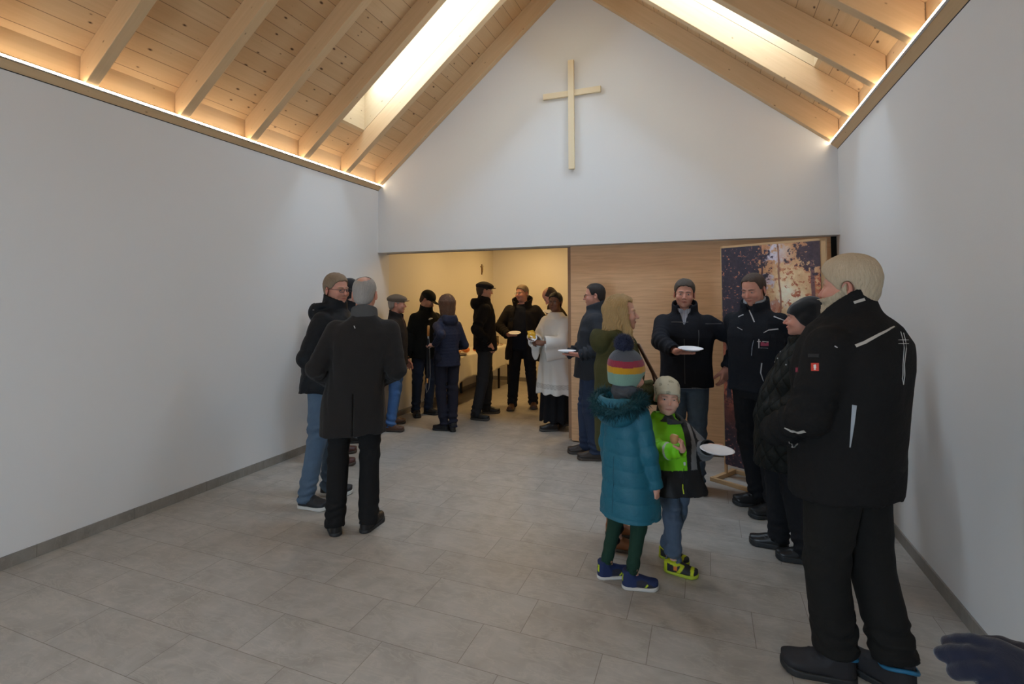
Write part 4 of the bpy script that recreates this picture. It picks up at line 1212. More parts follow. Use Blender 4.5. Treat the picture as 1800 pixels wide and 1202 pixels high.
    # hats
    if hat:
        kind, hcl = hat[0], hat[1]; w1 = wob(11, 30, 2)
        cr_ = U(.02, ell((0, -.012, .045), (.080, .102, .084)), ell((0, -.03, 0.0), (.073, .082, .085)))
        if kind == 'flat':
            f = U(.02, ell((0, -.008, .078), (.093, .122, .048)), ell((0, .045, .068), (.080, .085, .034)), INT(off(cr_, .006), half((0, 0, .035), (0, -.1, -1))))
            f = INT(f, half((0, 0, .034), (0, -.12, -1)))
            br = INT(ell((0, .105, .046), (.068, .055, .030)), lambda P: np.abs(P[:, 2] - (.050 - .0 * P[:, 1] - 2.2 * P[:, 0] ** 2)) - .005)
            f = U(.006, f, br); mt = m_fabric('cap_' + label[:12].replace(' ', '_'), hcl, .9, 500, .3)
        elif kind == 'ball':
            f = INT(off(U(.02, cr_, ell((0, -.01, .062), (.078, .098, .078))), .008), half((0, 0, .030), (0, -.12, -1)))
            br = INT(ell((0, .120, .038), (.072, .078, .05)), lambda P: np.abs(P[:, 2] - (.050 - .12 * (P[:, 1] - .08) - 4.0 * P[:, 0] ** 2)) - .003)
            f = U(.005, f, br, sph((0, -.01, .149), .006)); mt = m_fabric('cap_black_twill', hcl, .8, 600, .2)
        elif kind in ('beanie', 'lowbeanie'):
            lowz = lambda P: np.interp(P[:, 1], [-.1, -.02, .02, .06, .1], [-.055, -.03, .0, .036, .046] if kind == 'beanie' else [-.06, -.045, -.02, .030, .040])
            tip = ell((0, -.045, .095), (.062, .07, .062)) if not child else ell((0, -.03, .078), (.070, .085, .060))
            if not child: cr_ = U(.02, cr_, ell((-.074, -.012, 0), (.020, .030, .036)), ell((.074, -.012, 0), (.020, .030, .036)))
            f0 = off(U(.03, cr_, tip), lambda P: (.010 if not child else .007) + .0022 * w1(P))
            f = lambda P: np.maximum(f0(P), (lowz(P) - P[:, 2]) * .8)
            f = U(.004, f, INT(off(cr_, .0145 if not child else .0105), lambda P: np.abs(P[:, 2] - lowz(P) - .010) * .8 - .009)) if kind == 'beanie' else f
            mt = hat[2] if len(hat) > 2 else m_knit('knit_dark', c=hcl)
        elif kind == 'stripes':
            f0 = off(U(.03, cr_, ell((0, -.03, .085), (.078, .090, .078))), lambda P: .022 + .0012 * np.sin(np.arctan2(P[:, 0], P[:, 1]) * 60))
            lowz = lambda P: np.interp(P[:, 1], [-.1, -.03, .0, .04, .1], [-.045, -.035, -.06, .010, .045])
            f = lambda P: np.maximum(f0(P), (lowz(P) - P[:, 2]) * .8)
            mt = hat[2]
        if kind != 'none':
            c0 = Ht((0, .02, .06)); hm_ = sdf_obj({'flat': 'flat_cap', 'ball': 'baseball_cap'}.get(kind, 'knitted_hat'), xform(f, HM, hc, hs), c0 - .185 * hs, c0 + .185 * hs, .0042 * max(1, q * .9), mt, root, colf=(lambda P: hat[3](((P - hc) @ HM) / hs)) if len(hat) > 3 else None)
            F_.hat = hm_
    # --- trousers
    rs = np.random.RandomState(seed)
    if trousers:
        tw = trousers.get('w', 1.0); tb_ = trousers.get('bw', 1.0); zb = trousers.get('zb', .045)
        mt = m_fabric(trousers['m'], trousers['c'], trousers.get('rough', .85), trousers.get('weave', 700), trousers.get('b', .3), var=trousers.get('var', .2))
        fs = [loft([(zH - .09 * k, .13 * k * tw, .11 * k * tw * belly, *C(zH)), (zH + .0, .168 * k * tw, .125 * k * tw * belly, *C(zH)), (zH + .12 * k, .155 * k * tw, .12 * k * tw * belly, *C(zH + .12))], n=2.2)]
        for i in (0, 1):
            am = trousers.get('crease', .006)
            f1 = cone(hip[i], kn[i], .098 * k * tw, .070 * k * tw, mod=rings(am * .7, .085, .33 * k, .5 * k, seed + i))
            ab = (ank[i][0], ank[i][1] - .012 * k, zb)
            L_ = (Vector(kn[i]) - Vector(ab)).length
            f2 = cone(kn[i], ab, .070 * k * tw, .060 * k * tb_ * tw, flat=True, mod=rings(am * 1.2, .07, L_ - .13 * k, L_ - .02, seed + 7 + i))
            in_ = cone(kn[i], (ab[0], ab[1], zb - .02), .04 * k, .060 * k * tb_ * tw - .010)
            f2 = SUB(.004, f2, INT(in_, half((0, 0, zb + .03), (0, 0, 1))))
            fs += [f1, f2]
        w2 = wob(seed + 3, 9, 3)
        leg_l = U(.02, fs[1], fs[2]); leg_r = U(.02, fs[3], fs[4])
        legs = lambda P: np.minimum(leg_l(P), leg_r(P))
        tf = U(.03, fs[0], legs)
        tf2 = off(tf, lambda P: .004 * k * w2(P * A(1, 1, .55)))
        ext = .22 * k + max(abs(f_[0]) for f_ in feet); ey = .2 * k + max(abs(f_[1]) for f_ in feet)
        F_.trousers = sdf_obj('trousers', tf2, (-ext, -ey, zb - .03), (ext, ey, zH + .15 * k), .0085 * k * max(1, q * .8), mt, root)
    # --- shoes
    if shoes:
        for i in (0, 1):
            fx, fy, ft = feet[i]; kk = k * shoes.get('k', 1.0)
            up, so, top = shoe_parts(shoes.get('kind', 'low'), kk, shoes.get('w', 1.0))
            M = R3(0, 0, ft); c0 = (fx, fy, 0)
            mu = shoes['mat'] if 'mat' in shoes else m_fabric(shoes['m'], shoes['c'], shoes.get('rough', .5), 200, .1, .4)
            so_ = sdf_obj('shoe', xform(up, M, c0), (fx - .24 * kk, fy - .24 * kk, -.01), (fx + .24 * kk, fy + .24 * kk, top + .02), .0048 * max(1, q * .9), mu, root, colf=(lambda P, M=M, c0=c0: shoes['colf'](((P - A(*c0)) @ M) / kk)) if 'colf' in shoes else None)
            sdf_obj('sole', xform(so, M, c0), (fx - .24 * kk, fy - .24 * kk, -.012), (fx + .24 * kk, fy + .24 * kk, .07), .0045 * max(1, q * .9), plain(shoes['sm'], shoes['sc'], .6), so_, relax=0)
            F_.shoe = so_
    # --- jacket or coat
    if jacket:
        J = jacket; jw, jd = J.get('w', 1.0), J.get('d', 1.0); zh = J['hem']
        th = 1.0
        secs = [(zS + .105 * k, .060 * k, .064 * k), (zS + .065 * k, .082 * k, .080 * k), (zS + .035 * k, .118 * k, .095 * k * jd), (zS - .002 * k, .160 * k * shw, .112 * k * jd), (zS - .055 * k, .188 * k * jw * shw, .130 * k * jd),
                (zS - .15 * k, .200 * k * jw, .148 * k * jd), (zS - .32 * k, .183 * k * jw * J.get('waist', 1), .146 * k * jd * belly), (zH + .02 * k, .192 * k * jw * J.get('hip', 1), .148 * k * jd * belly)]
        secs = [s_ for s_ in secs if s_[0] > zh + .03]
        secs.append((zh, .196 * k * jw * J.get('flare', 1), .150 * k * jd * J.get('flare', 1) * (1 + (belly - 1) * .7)))
        if 'secs' in J: secs = [(z * k, rx * k, ry * k) for z, rx, ry in J['secs']]
        S_ = [(z, rx, ry, *C(z)) for z, rx, ry in secs]
        pa = J.get('puff')
        t0 = loft(S_, n=2.35)
        w2 = wob(seed + 20, 7, 3); w3 = wob(seed + 21, 15, 2)
        am = J.get('fold', .006)
        def tors(P):
            d = t0(P) - am * k * w2(P * A(1, 1, .6)) - am * .4 * w3(P * A(1.2, 1.2, .8))
            if pa: d = d - pa[0] * (np.abs(np.sin(PI * (P[:, 2] + .15 * (P[:, 0] ** 2)) / pa[1])) ** .45 - .7)
            if 'drape' in J: d = d - J['drape'] * np.clip((zH + .1 - P[:, 2]) / .5, 0, 1) * np.sin(np.arctan2(P[:, 0], P[:, 1]) * 9 + 2 * np.sin(P[:, 2] * 4))
            return d
        fs = [tors]
        sr = J.get('sleeve', 1.0); sb = J.get('cuff', 1.0)
        cuffs = []
        for s in (-1, 1):
            m1 = puff(pa[0] * .9, pa[1]) if pa else rings(am * .8, .075, .20 * k, .30 * k, seed + s)
            m2 = puff(pa[0] * .9, pa[1], .03) if pa else rings(am * .9, .06, .0, .28 * k, seed + 3 + s)
            e_, w_ = Vector(E[s]), Vector(W[s]); we = w_ - (w_ - e_).normalized() * J.get('short', .0)
            up_ = cone(SJ[s], tuple(e_), .072 * k * sr, .060 * k * sr, mod=m1)
            lo_ = cone(tuple(e_), tuple(we), .060 * k * sr, .047 * k * sr * sb, flat=True, mod=m2)
            if AR[s].get('pose') not in ('pocket', 'hidden'):
                dd = (we - e_).normalized(); lo_ = SUB(.003, lo_, cone(tuple(we - dd * .03), tuple(we + dd * .02), .034 * k * sr * sb, .036 * k * sr * sb))
            fs += [U(.02, up_, lo_)]
        jf = U(J.get('blend', .028), *fs)
        mg = (pa[0] * 1.3 if pa else 0) + J.get('drape', 0) * .9 + am * .6
        cav = [(zh - .03, secs[-1][1] - .016 - mg, secs[-1][2] - .016 - mg, *C(zh)), (zh + .04, secs[-1][1] - .02 - mg, secs[-1][2] - .02 - mg, *C(zh + .04))]
        jf = SUB(.004, jf, loft(cav, n=2.35))
        # collar
        col_ = J.get('collar', 'stand'); cx, cy = C(zS + .06)
        def collar(h0, h1, r0, r1, t, gap=None, tiltb=.0, wy=1.08):
            f0 = loft([(h0, r0, r0 * wy, cx, cy), (h1, r1, r1 * wy, cx, cy + .01 + J.get('cfwd', 0))], n=2, top=False, bot=False)
            sh = shell(f0, t)
            d = INT(sh, half((cx, cy, h0), (0, 0, -1)), half((cx, cy, h1), (0, J.get('ctilt', .35), 1)))
            if gap:
                wdg = INT(half((cx - gap, cy, 0), (-1, 0, 0)), half((cx + gap, cy, 0), (1, 0, 0)), half((cx, cy, 0), (0, -1, 0))); d = SUB(.006, d, wdg)
            return d
        if col_ == 'stand': jf = U(.012, jf, collar(zS + .045 * k, zS + J.get('ch', .125) * k, .080 * k * J.get('cr', 1), .070 * k * J.get('cr', 1), .008))
        if col_ == 'open': jf = U(.012, jf, collar(zS + .035 * k, zS + J.get('ch', .12) * k, .088 * k * J.get('cr', 1), .084 * k * J.get('cr', 1), .009, gap=J.get('gap', .035)))
        if 'collar_part' in J:
            cp = J['collar_part']; ff = collar(zS + .05 * k, zS + cp.get('h', .135) * k, cp.get('r', .078) * k, (cp.get('r', .078) - .006) * k, .008, gap=cp.get('gap'))
            sdf_obj('collar', ff, (cx - .14 * k, cy - .15 * k, zS), (cx + .14 * k, cy + .16 * k, zS + .2 * k), .0055 * k * max(1, q * .8), m_fabric(cp['m'], cp['c'], .9, 500, .3), root)
        if 'under' in J:
            un = J['under']; zu = un.get('hem', zH / k - .02) * k; ntop = un.get('neck', .10)
            us = [(zS + ntop * k, .066 * k, .066 * k), (zS + ntop * .6 * k, .080 * k, .078 * k), (zS + .0 * k, .135 * k, .100 * k * jd), (zS - .06 * k, .165 * k, .122 * k * jd), (zS - .15 * k, .180 * k * jw, .140 * k * jd), (zS - .32 * k, .168 * k * jw, .138 * k * jd * belly), (zu, .172 * k * jw, .136 * k * jd * belly)]
            fit = un.get('fit', 1.0)
            uf = off(loft([(z, rx * (fit if z < zS + .03 * k else 1), ry * (fit if z < zS + .03 * k else 1), *C(z)) for z, rx, ry in us], n=2.3), lambda P: .003 * w3(P))
            uf = SUB(.004, uf, cone((cx, cy + .02, zS + .08 * k), (cx, cy + .06, zS + .2 * k), .055 * k, .075 * k))
            if un.get('collar'):
                uf = U(.006, uf, collar(zS + .055 * k, zS + .105 * k, .073 * k, .068 * k, .005, gap=.012), INT(shell(loft([(zS + .04 * k, .092 * k, .098 * k, cx, cy), (zS + .1 * k, .074 * k, .080 * k, cx, cy)], n=2, top=False, bot=False), .004), half((cx, cy, zS + .1 * k), (0, .3, 1)), half((cx, cy, zS + .045 * k), (.0, 0, -1)), half((cx, cy, 0), (0, -1, 0)), lambda P: .012 - np.abs(P[:, 0] - cx)))
            F_.under = sdf_obj(un.get('name', 'sweater'), uf, (cx - .26 * k, -.26 * k + min(0, ly), zu - .02), (cx + .26 * k, .30 * k * belly + max(0, ly), zS + .16 * k), .0075 * k * max(1, q * .8), un.get('mat') or m_fabric(un['m'], un['c'], .9, 500, .2), root)
        if 'openf' in J:
            jf = SUB(.006, jf, INT(half((cx, cy + .02, 0), (0, -1, 0)), lambda P: np.abs(P[:, 0] - cx) - (J['openf'][0] + (J['openf'][1] - J['openf'][0]) * np.clip((P[:, 2] - zh) / (zS - zh), 0, 1)) * k))
        if col_ == 'flare': jf = U(.012, jf, collar(zS + .0 * k, zS + .13 * k, .115 * k, .145 * k, .009, gap=.06))
        if 'vee' in J:
            vz, vw = J['vee']
            jf = SUB(.008, jf, INT(half((cx, cy + .03, vz * k), (-.09, 0, -1) if 0 else (0, 0, -1)), half((cx, cy + .035, 0), (0, -1, 0)),
                                   lambda P: np.abs(P[:, 0] - cx) - vw * k * np.clip((P[:, 2] - vz * k) / (.2 * k), 0, 1)))
        if J.get('hood'):
            hk_ = J['hood']; cz = zS + .05 * k
            hd = U(.03, ell((cx, cy - .120 * k * hk_, cz - .02 * k), (.125 * k * hk_, .065 * k * hk_, .085 * k * hk_)), ell((cx, cy - .06 * k, cz + .03 * k), (.115 * k * hk_, .09 * k, .05 * k)))
            hd = SUB(.012, hd, ell((cx, cy - .075 * k * hk_, cz + .065 * k), (.088 * k * hk_, .085 * k, .050 * k)), ell((cx, cy + .05, cz + .05), (.062 * k, .12 * k, .10 * k)))
            jf = U(.015, jf, hd)
        if 'vent' in J: jf = SUB(.004, jf, INT(lambda P: np.abs(P[:, 0] - C(zh)[0] - .01) - .003, half((0, 0, zh + J['vent']), (0, 0, 1)), half((0, C(zh)[1] - .06, 0), (0, 1, 0))))
        if 'add' in J: jf = U(.03, jf, *J['add'](F_))
        mt = J['mat'] if 'mat' in J else m_fabric(J['m'], J['c'], J.get('rough', .85), J.get('weave', 600), J.get('b', .5), J.get('spec', .15), sheen=J.get('sheen', 0), var=J.get('var', .18), diamond=J.get('diamond', 0))
        ext = max(abs(v) for s in (-1, 1) for v in (E[s].x, W[s].x, SJ[s][0])) + .12 * k; yy = [E[1].y, E[-1].y, W[1].y, W[-1].y, -.2 * k, .18 * k * belly]
        if J.get('hood'): yy.append(-.26 * k)
        ext = max(ext, .25 * k)
        F_.jf = jf
        jv = sdf_mesh(jf, (-ext, min(yy) - .11 * k + min(0, ly), min(zh, W[1].z - .05, W[-1].z - .05) - .03), (ext, max(yy) + .11 * k + max(0, ly), zS + .2 * k), J.get('vox', .0085) * k * max(1, q * .8))
        V, F = jv
        acc = np.zeros_like(V); cnt = np.zeros(len(V))
        for a_, b_ in ((0, 1), (1, 2), (2, 3), (3, 0)):
            for p_, r_ in ((a_, b_), (b_, a_)):
                for ax_ in range(3): acc[:, ax_] += np.bincount(F[:, p_], V[F[:, r_], ax_], len(V))
                cnt += np.bincount(F[:, p_], minlength=len(V))
        V = V * .5 + .5 * acc / np.maximum(cnt, 1)[:, None]
        F_.jacket = np_mesh(J.get('name', 'jacket'), V, F, mt, root, J['colf'](V.astype(f32), F_) if 'colf' in J else None)
        F_.bvh = BVHTree.FromPolygons([tuple(v) for v in V], [tuple(int(i) for i in f_) for f_ in F])
    return F_

def pix(F_, u, v):
    """the point of the person's jacket that shows at a pixel of the photograph, in the person's frame"""
    d = RT * (u - PX0) / FPX - UP * (v - PY0) / FPX + FW
    o = F_.MI @ CAM; dd = (F_.MI.to_3x3() @ d).normalized()
    h = F_.bvh.ray_cast(o, dd)
    return (h[0], h[1]) if h[0] is not None else None
def local(F_, src, dr):
    h = F_.bvh.ray_cast(Vector(src), Vector(dr)); return (h[0], h[1]) if h[0] is not None else None
def ribbon(F_, pts, width, name, mat, steps=6, th=.0022):
    """a thin sewn strip lying on the jacket through the given surface points; width may vary per point"""
    P = [p for p in pts if p is not None]
    if len(P) < 2: return None
    ws = width if isinstance(width, (list, tuple)) else [width] * len(P)
    Q = []
    for i in range(len(P) - 1):
        for t in range(steps):
            f = t / steps; p = P[i][0].lerp(P[i + 1][0], f); h = F_.bvh.find_nearest(p); Q.append((h[0], h[1], ws[i] + (ws[i + 1] - ws[i]) * f))
    Q.append((P[-1][0], P[-1][1], ws[-1]))
    V, F = [], []
    for i, (p, n, w) in enumerate(Q):
        d = (Q[min(i + 1, len(Q) - 1)][0] - Q[max(i - 1, 0)][0]).normalized(); s = d.cross(n).normalized() * w / 2
        V += [p + s + n * th, p - s + n * th, p - s - n * .003, p + s - n * .003]
    for i in range(len(Q) - 1):
        a = 4 * i
        for j in range(4): F.append((a + j, a + (j + 1) % 4, a + 4 + (j + 1) % 4, a + 4 + j))
    F += [(3, 2, 1, 0), (len(V) - 4, len(V) - 3, len(V) - 2, len(V) - 1)]
    return mesh_obj(name, V, F, mat, F_.jacket)
def plate_for(F_, s, r, label, up=(0, 0, 1), fwd=.13, lift=.0, side=0.0):
    """a paper plate resting in a person's hand: centre ahead of the wrist along the fingers"""
    M, w, hk = F_.hand[s]
    c = F_.MW @ (Vector(w) + Vector(M[:, 1]) * fwd + Vector(M[:, 0]) * side); c.z += lift
    u = Vector(up).normalized(); q_ = Vector((0, 0, 1)).rotation_difference(u)
    return paper_plate(c, q_.to_euler(), r, label)
def P3(u, v, depth):
    d = RT * (u - PX0) / FPX - UP * (v - PY0) / FPX + FW
    return CAM + d * depth

def Gf(u, v):
    """floor point at a pixel of the photograph"""
    d = RT * (u - PX0) / FPX - UP * (v - PY0) / FPX + FW
    return CAM + d * (-CAM_H / d.z)
def tufts(name, pts, nrm, L, r, mat, parent, seed=1, droop=.0, L2=.5):
    """fur: slim three-sided strands growing from surface points"""
    rs = np.random.RandomState(seed); n = len(pts); V = np.zeros((n * 7, 3)); F = []
    nrm = nrm / (np.linalg.norm(nrm, axis=1)[:, None] + 1e-9)
    t = np.cross(nrm, rs.randn(n, 3)); t /= np.linalg.norm(t, axis=1)[:, None]; b = np.cross(nrm, t)
    bend = rs.randn(n, 3) * .35; bend[:, 2] -= droop
    LL = L * (1 - L2 + L2 * rs.rand(n))[:, None]
    for k in range(3):
        a = 2 * PI * k / 3; o_ = (t * math.cos(a) + b * math.sin(a)) * r
        V[k::7] = pts + o_; V[3 + k::7] = pts + nrm * LL * .5 + bend * LL * .25 + o_ * .6
    V[6::7] = pts + nrm * LL + bend * LL * .8
    base = np.arange(n)[:, None] * 7
    for k in range(3):
        k2 = (k + 1) % 3
        F.append(np.concatenate([base + k, base + k2, base + 3 + k2], 1)); F.append(np.concatenate([base + k, base + 3 + k2, base + 3 + k], 1)); F.append(np.concatenate([base + 3 + k, base + 3 + k2, base + 6], 1))
    return np_mesh(name, V, np.concatenate(F), mat, parent, smooth=False)

def plate_at(c, label, up=(0, 0, 1)):
    q_ = Vector((0, 0, 1)).rotation_difference(Vector(up).normalized())
    return paper_plate(c, q_.to_euler(), .092, label)

# ------------------------------------------------------------------ everyone in the hall
BLK = (.016, .016, .018)
JEANS = dict(m='jeans_mid_blue', c=(.115, .175, .255), weave=1200, b=.7, var=.45)
def trous(name, c, **k): return dict(m=name, c=c, **k)
SH_BLACK = dict(m='black_leather', c=(.018, .017, .017), rough=.35, sm='black_rubber', sc=(.02, .02, .02))
SH_BROWN = dict(m='brown_leather', c=(.115, .055, .033), rough=.45, sm='dark_rubber', sc=(.06, .045, .035), kind='ankle')

# 1 man with glasses, black puffer jacket, blue jeans
F1 = person('man with glasses in a black puffer jacket and light blue jeans near the left wall', None, 1.845, 66, head=(-28, 4, 3),
            feetw=((Gf(590, 868), 80), (Gf(549, 893), 55)), pel=(0, 0), lean=(0, .055), hs=1.05,
            arms={1: dict(w=(.15, .16, 1.00), hint=(.9, -.9, .1), pose='pocket'), -1: dict(w=(-.15, .16, 1.00), hint=(-.8, -.9, .1), pose='pocket')},
            skin='ruddy', hair=('short', 'sandy'), glasses='dark', stub=.25,
            jacket=dict(name='puffer_jacket', hem=.885, w=1.10, d=1.16, sleeve=1.2, m='black_puffer_nylon', c=(.013, .014, .016), rough=.55, puff=(.011, .13), fold=.009, hood=1.02, ch=.15, cr=1.1),
            trousers=dict(JEANS, crease=.013), shoes=dict(m='black_nubuck', c=(.02, .02, .022), rough=.6, sm='white_rubber', sc=(.62, .60, .56)), seed=3)
for u, v in ((551, 545),):
    h = pix(F1, u, v)
    if h: MB().lathe([(0, .004), (.006, .003), (.007, 0), (0, -.002)], 12, c=h[0] + h[1] * .002).build('snap_button', plain('steel', (.6, .6, .6), .3, .9), F1.jacket, True)

# 2 man in the long grey coat, back to the camera
F2 = person('man with cropped grey hair seen from behind in a long charcoal wool coat', None, 1.80, 176, head=(-8, 0, 0), hs=1.04,
            feetw=((Gf(588, 931), 186), (Gf(653, 925), 150)), lean=(.055, .0),
            arms={-1: dict(w=(-.19, .15, 1.0), hint=(-.5, -1, 0), pose='pocket'), 1: dict(w=(.19, .15, 1.0), hint=(.5, -1, 0), pose='pocket')},
            skin='ruddy', hair=('cropped_crown', 'silver'), fat=.03,
            jacket=dict(name='wool_coat', hem=.685, w=1.10, d=1.12, sleeve=1.12, m='charcoal_wool', c=(.024, .0215, .0205), rough=.95, weave=320, b=.35, sheen=.08, fold=.009, collar='none', flare=1.0, hip=.98, vent=.30,
                        collar_part=dict(m='grey_wool_collar', c=(.085, .085, .085), h=.112, r=.088)),
            trousers=trous('black_suit_cloth', (.010, .0095, .0095), zb=.05, crease=.006, bw=1.1), shoes=SH_BLACK, seed=5, q=.9, shw=1.06)
F2.root  # coat label on the nape
h = local(F2, (0, -1, F2.zS - .005), (0, 1, 0))
if h: ribbon(F2, [h, local(F2, (.008, -1, F2.zS - .022), (0, 1, 0))], .005, 'coat_loop', plain('white_tape', (.7, .7, .66), .8))

# 3, 4 two men almost hidden behind the first pair
F3 = person('man in a black cap and brown shoes mostly hidden behind the two men at left', None, 1.815, 88, head=(0, 0, 0),
            feetw=((Gf(604, 797), 92), (Gf(600, 818), 86)), lean=(0, .07), skin='fair', hair=('short', 'dark'), hat=('lowbeanie', (.012, .012, .013)), q=1.5,
            arms={1: dict(w=(.16, .16, 1.0), hint=(.5, -1, 0), pose='pocket'), -1: dict(w=(-.16, .16, 1.0), hint=(-.5, -1, 0), pose='pocket')},
            jacket=dict(hem=.86, m='black_softshell', c=BLK), trousers=trous('dark_trousers', (.014, .014, .016)), shoes=dict(SH_BROWN, m='oxblood_leather', c=(.085, .03, .025)), seed=8)
F4 = person('man in black hidden behind the pair at the left, only his black shoe in view', None, 1.66, 88, feetw=((Gf(621, 767), 90), (Gf(619, 778), 90)), pel=(0, .07), lean=(0, .10), skin='fair', hair=('short', 'dark'), q=1.8,
            arms={1: dict(w=(.2, .12, .86), hint=(1, -.2, 0)), -1: dict(w=(-.2, .12, .86), hint=(-1, -.2, 0))},
            jacket=dict(hem=.86, d=.85, m='black_softshell', c=BLK), trousers=trous('dark_trousers', (.014, .014, .016)), shoes=SH_BLACK, seed=9)


# 5 man with grey flat cap
F5 = person('older man in a grey flat cap, dark jacket, bright blue jeans and brown shoes', None, 1.685, 78, head=(10, 0, 0),
            feetw=((Gf(696, 745), 95), (Gf(693, 758), 70)), skin='ruddy', hair=('cropped', 'silver'), hat=('flat', (.165, .135, .105)), q=1.5, fat=.02, stub=.15,
            arms={1: dict(w=(.24, .06, .86), hint=(.3, -1, 0)), -1: dict(w=(-.22, .10, .86), hint=(-.3, -1, 0))},
            jacket=dict(hem=.80, w=1.0, m='brown_black_jacket', c=(.022, .018, .017), fold=.008, collar='open', vee=(1.28, .04), under=dict(m='dark_red_scarf', c=(.05, .02, .02), name='sweater')),
            trousers=trous('bright_blue_jeans', (.075, .175, .40), weave=1200, crease=.012, b=.5, var=.4), shoes=SH_BROWN, seed=11)
# 6 man with baseball cap looking down
F6 = person('man in a black baseball cap and black fleece looking down, beside the navy jacket woman', None, 1.745, 28, head=(42, 30, 0),
            feetw=((Gf(758, 728), 60), (Gf(732, 732), 10)), skin='fair', hair=('short', 'brown'), hat=('ball', (.010, .012, .011)), q=1.5, stub=.35,
            arms={1: dict(w=(.28, .02, .84), hint=(.5, -1, 0)), -1: dict(w=(-.12, .30, 1.06), hint=(-1, -.8, -.2), pose='hold', d=(.35, .9, .1), n=(0, .1, -1))}, lean=(0, .04),
            jacket=dict(hem=.80, w=1.10, d=1.05, m='black_fleece', c=(.013, .014, .013), fold=.008, ch=.135, cr=1.12), trousers=trous('dark_blue_jeans', (.020, .028, .050), weave=1200, crease=.008), shoes=dict(SH_BLACK, kind='ankle'), seed=12)
# 7 woman in navy quilted jacket, seen from behind
F7 = person('woman with a brown bob in a navy quilted jacket, back turned, holding the umbrella', None, 1.685, -152, head=(0, 0, 0), fe=True, shw=.84, hs=1.05,
            feetw=((Gf(775, 756), -115), (Gf(795, 756), -172)), skin='fair', hair=('bob', 'auburn'), q=1.5,
            arms={-1: dict(px=P3(764, 606, 6.27), hint=(-.35, -.5, -1), pose='grip', n=(-.2, -.3, 1), dw=tuple(-RT + FW * .1)), 1: dict(w=(.17, .22, 1.02), hint=(.6, -1, -.2), pose='grip')},
            jacket=dict(name='quilted_jacket', hem=.80, w=.86, d=.95, sleeve=.9, m='navy_quilted_nylon', c=(.028, .033, .062), rough=.5, puff=(.006, .038), fold=.004, hood=.85, waist=.96, flare=1.05),
            trousers=trous('navy_trousers', (.020, .021, .036), crease=.008, bw=.9), shoes=dict(SH_BLACK, kind='ankle', k=.9), seed=13)
# 8 tall man in flat cap and glasses
F8 = person('tall man with dark flat cap and black hooded jacket, hand at his trouser pocket', None, 1.865, 98, head=(4, 3, 0), lean=(0, -.02),
            feetw=((Gf(862, 726), 88), (Gf(843, 738), 72)), skin='fair', hair=('short', 'brown'), hat=('flat', (.022, .020, .022)), glasses='thin', q=1.5,
            arms={1: dict(w=(.19, .02, .96), hint=(.5, -1.2, 0), d=(-.15, .45, -1), n=(1, .2, 0)), -1: dict(w=(-.2, .14, .96), hint=(-.5, -1, 0), pose='pocket')},
            jacket=dict(hem=.93, w=.98, d=1.0, m='black_hooded_cloth', c=(.014, .013, .015), fold=.009, hood=.95, sleeve=1.08, waist=1.03),
            trousers=trous('anthracite_trousers', (.030, .031, .036), crease=.007, w=1.05), shoes=dict(SH_BLACK, sm='grey_rubber', sc=(.07, .065, .06)), seed=14, belly=1.04)
# 9 man with open black coat and plate
F9 = person('man with glasses in an open black coat with wide collar, holding a plate', None, 1.83, -14, head=(-26, 0, 4), fat=.09, belly=1.22,
            feetw=((Gf(938, 717), 5), (Gf(899, 720), -12)), skin='ruddy', hair=('short', 'sandy'), glasses='thin', q=1.5,
            arms={1: dict(px=P3(893, 589, 7.42), hint=(1.2, -.5, -.1), pose='hold', d=(-.85, .5, .0), n=(0, 0, -1)), -1: dict(w=(-.26, .12, 1.0), hint=(-1, -.8, 0), pose='pocket')},
            jacket=dict(name='open_coat', hem=.72, w=1.18, d=1.1, sleeve=1.2, m='black_waxed_cotton', c=(.018, .015, .014), fold=.012, collar='flare', openf=(.11, .075), flare=1.1,
                        under=dict(m='navy_sweater', c=(.010, .012, .020), hem=.86, neck=.055, name='sweater')),
            trousers=trous('black_trousers', (.010, .010, .013), crease=.007, w=1.1), shoes=dict(SH_BROWN, kind='boot'), seed=15, shw=1.12)
# 10 man bending his head behind the priest
p10 = P3(993, 520, 7.05)
F10 = person('balding man bending his head over a plate beyond the priest, dark brown jacket', (p10.x, p10.y), 1.80, -84, head=(0, 48, 0), lean=(0, .13),
            stance=((-.11, .03, 5), (.11, -.03, -5)), skin='ruddy', hair=('bald', 'brown'), q=1.5,
            arms={-1: dict(px=P3(984, 553, 6.8), hint=(-.5, -.6, -1), pose='hold', d=(-.0, 1, .0), n=(0, 0, -1)), 1: dict(w=(.15, .25, 1.0), hint=(.5, -1, 0), pose='pocket')},
            jacket=dict(hem=.84, m='dark_brown_jacket', c=(.030, .020, .016), fold=.008, ch=.09), trousers=trous('black_trousers', (.010, .010, .013)), shoes=SH_BLACK, seed=16)
# 11 priest
q = NT('white_surplice'); q.base(q.n('ShaderNodeAttribute', attribute_name='Col').outputs['Color'], .85, .2); q.bump(q.noise(q.coord(), 420, 2), .12, .001); M_SURP = q.m
def surp_col(P, F_):
    c = np.tile(np.array((.70, .69, .66)), (len(P), 1)); a = np.arctan2(P[:, 0], P[:, 1])
    band = ((P[:, 2] > .515) & (P[:, 2] < .575)).astype(float) * (.5 + .5 * (np.sin(a * 30) * np.sin(P[:, 2] * 260) > 0))
    return c * (1 - .34 * band[:, None])
def wings(F_):
    out = []
    for s in (-1, 1):
        e_, w_ = Vector(F_.E[s]), Vector(F_.W[s]); w_ = w_ - (w_ - e_).normalized() * .03
        sd = (w_ - e_).cross(Vector((0, 0, 1))).normalized()
        out.append(cone(tuple(e_ + Vector((0, 0, -.08))), tuple(w_ + Vector((0, 0, -.105))), .115, .125, squash=(tuple(sd), .38), flat=True))
    return out
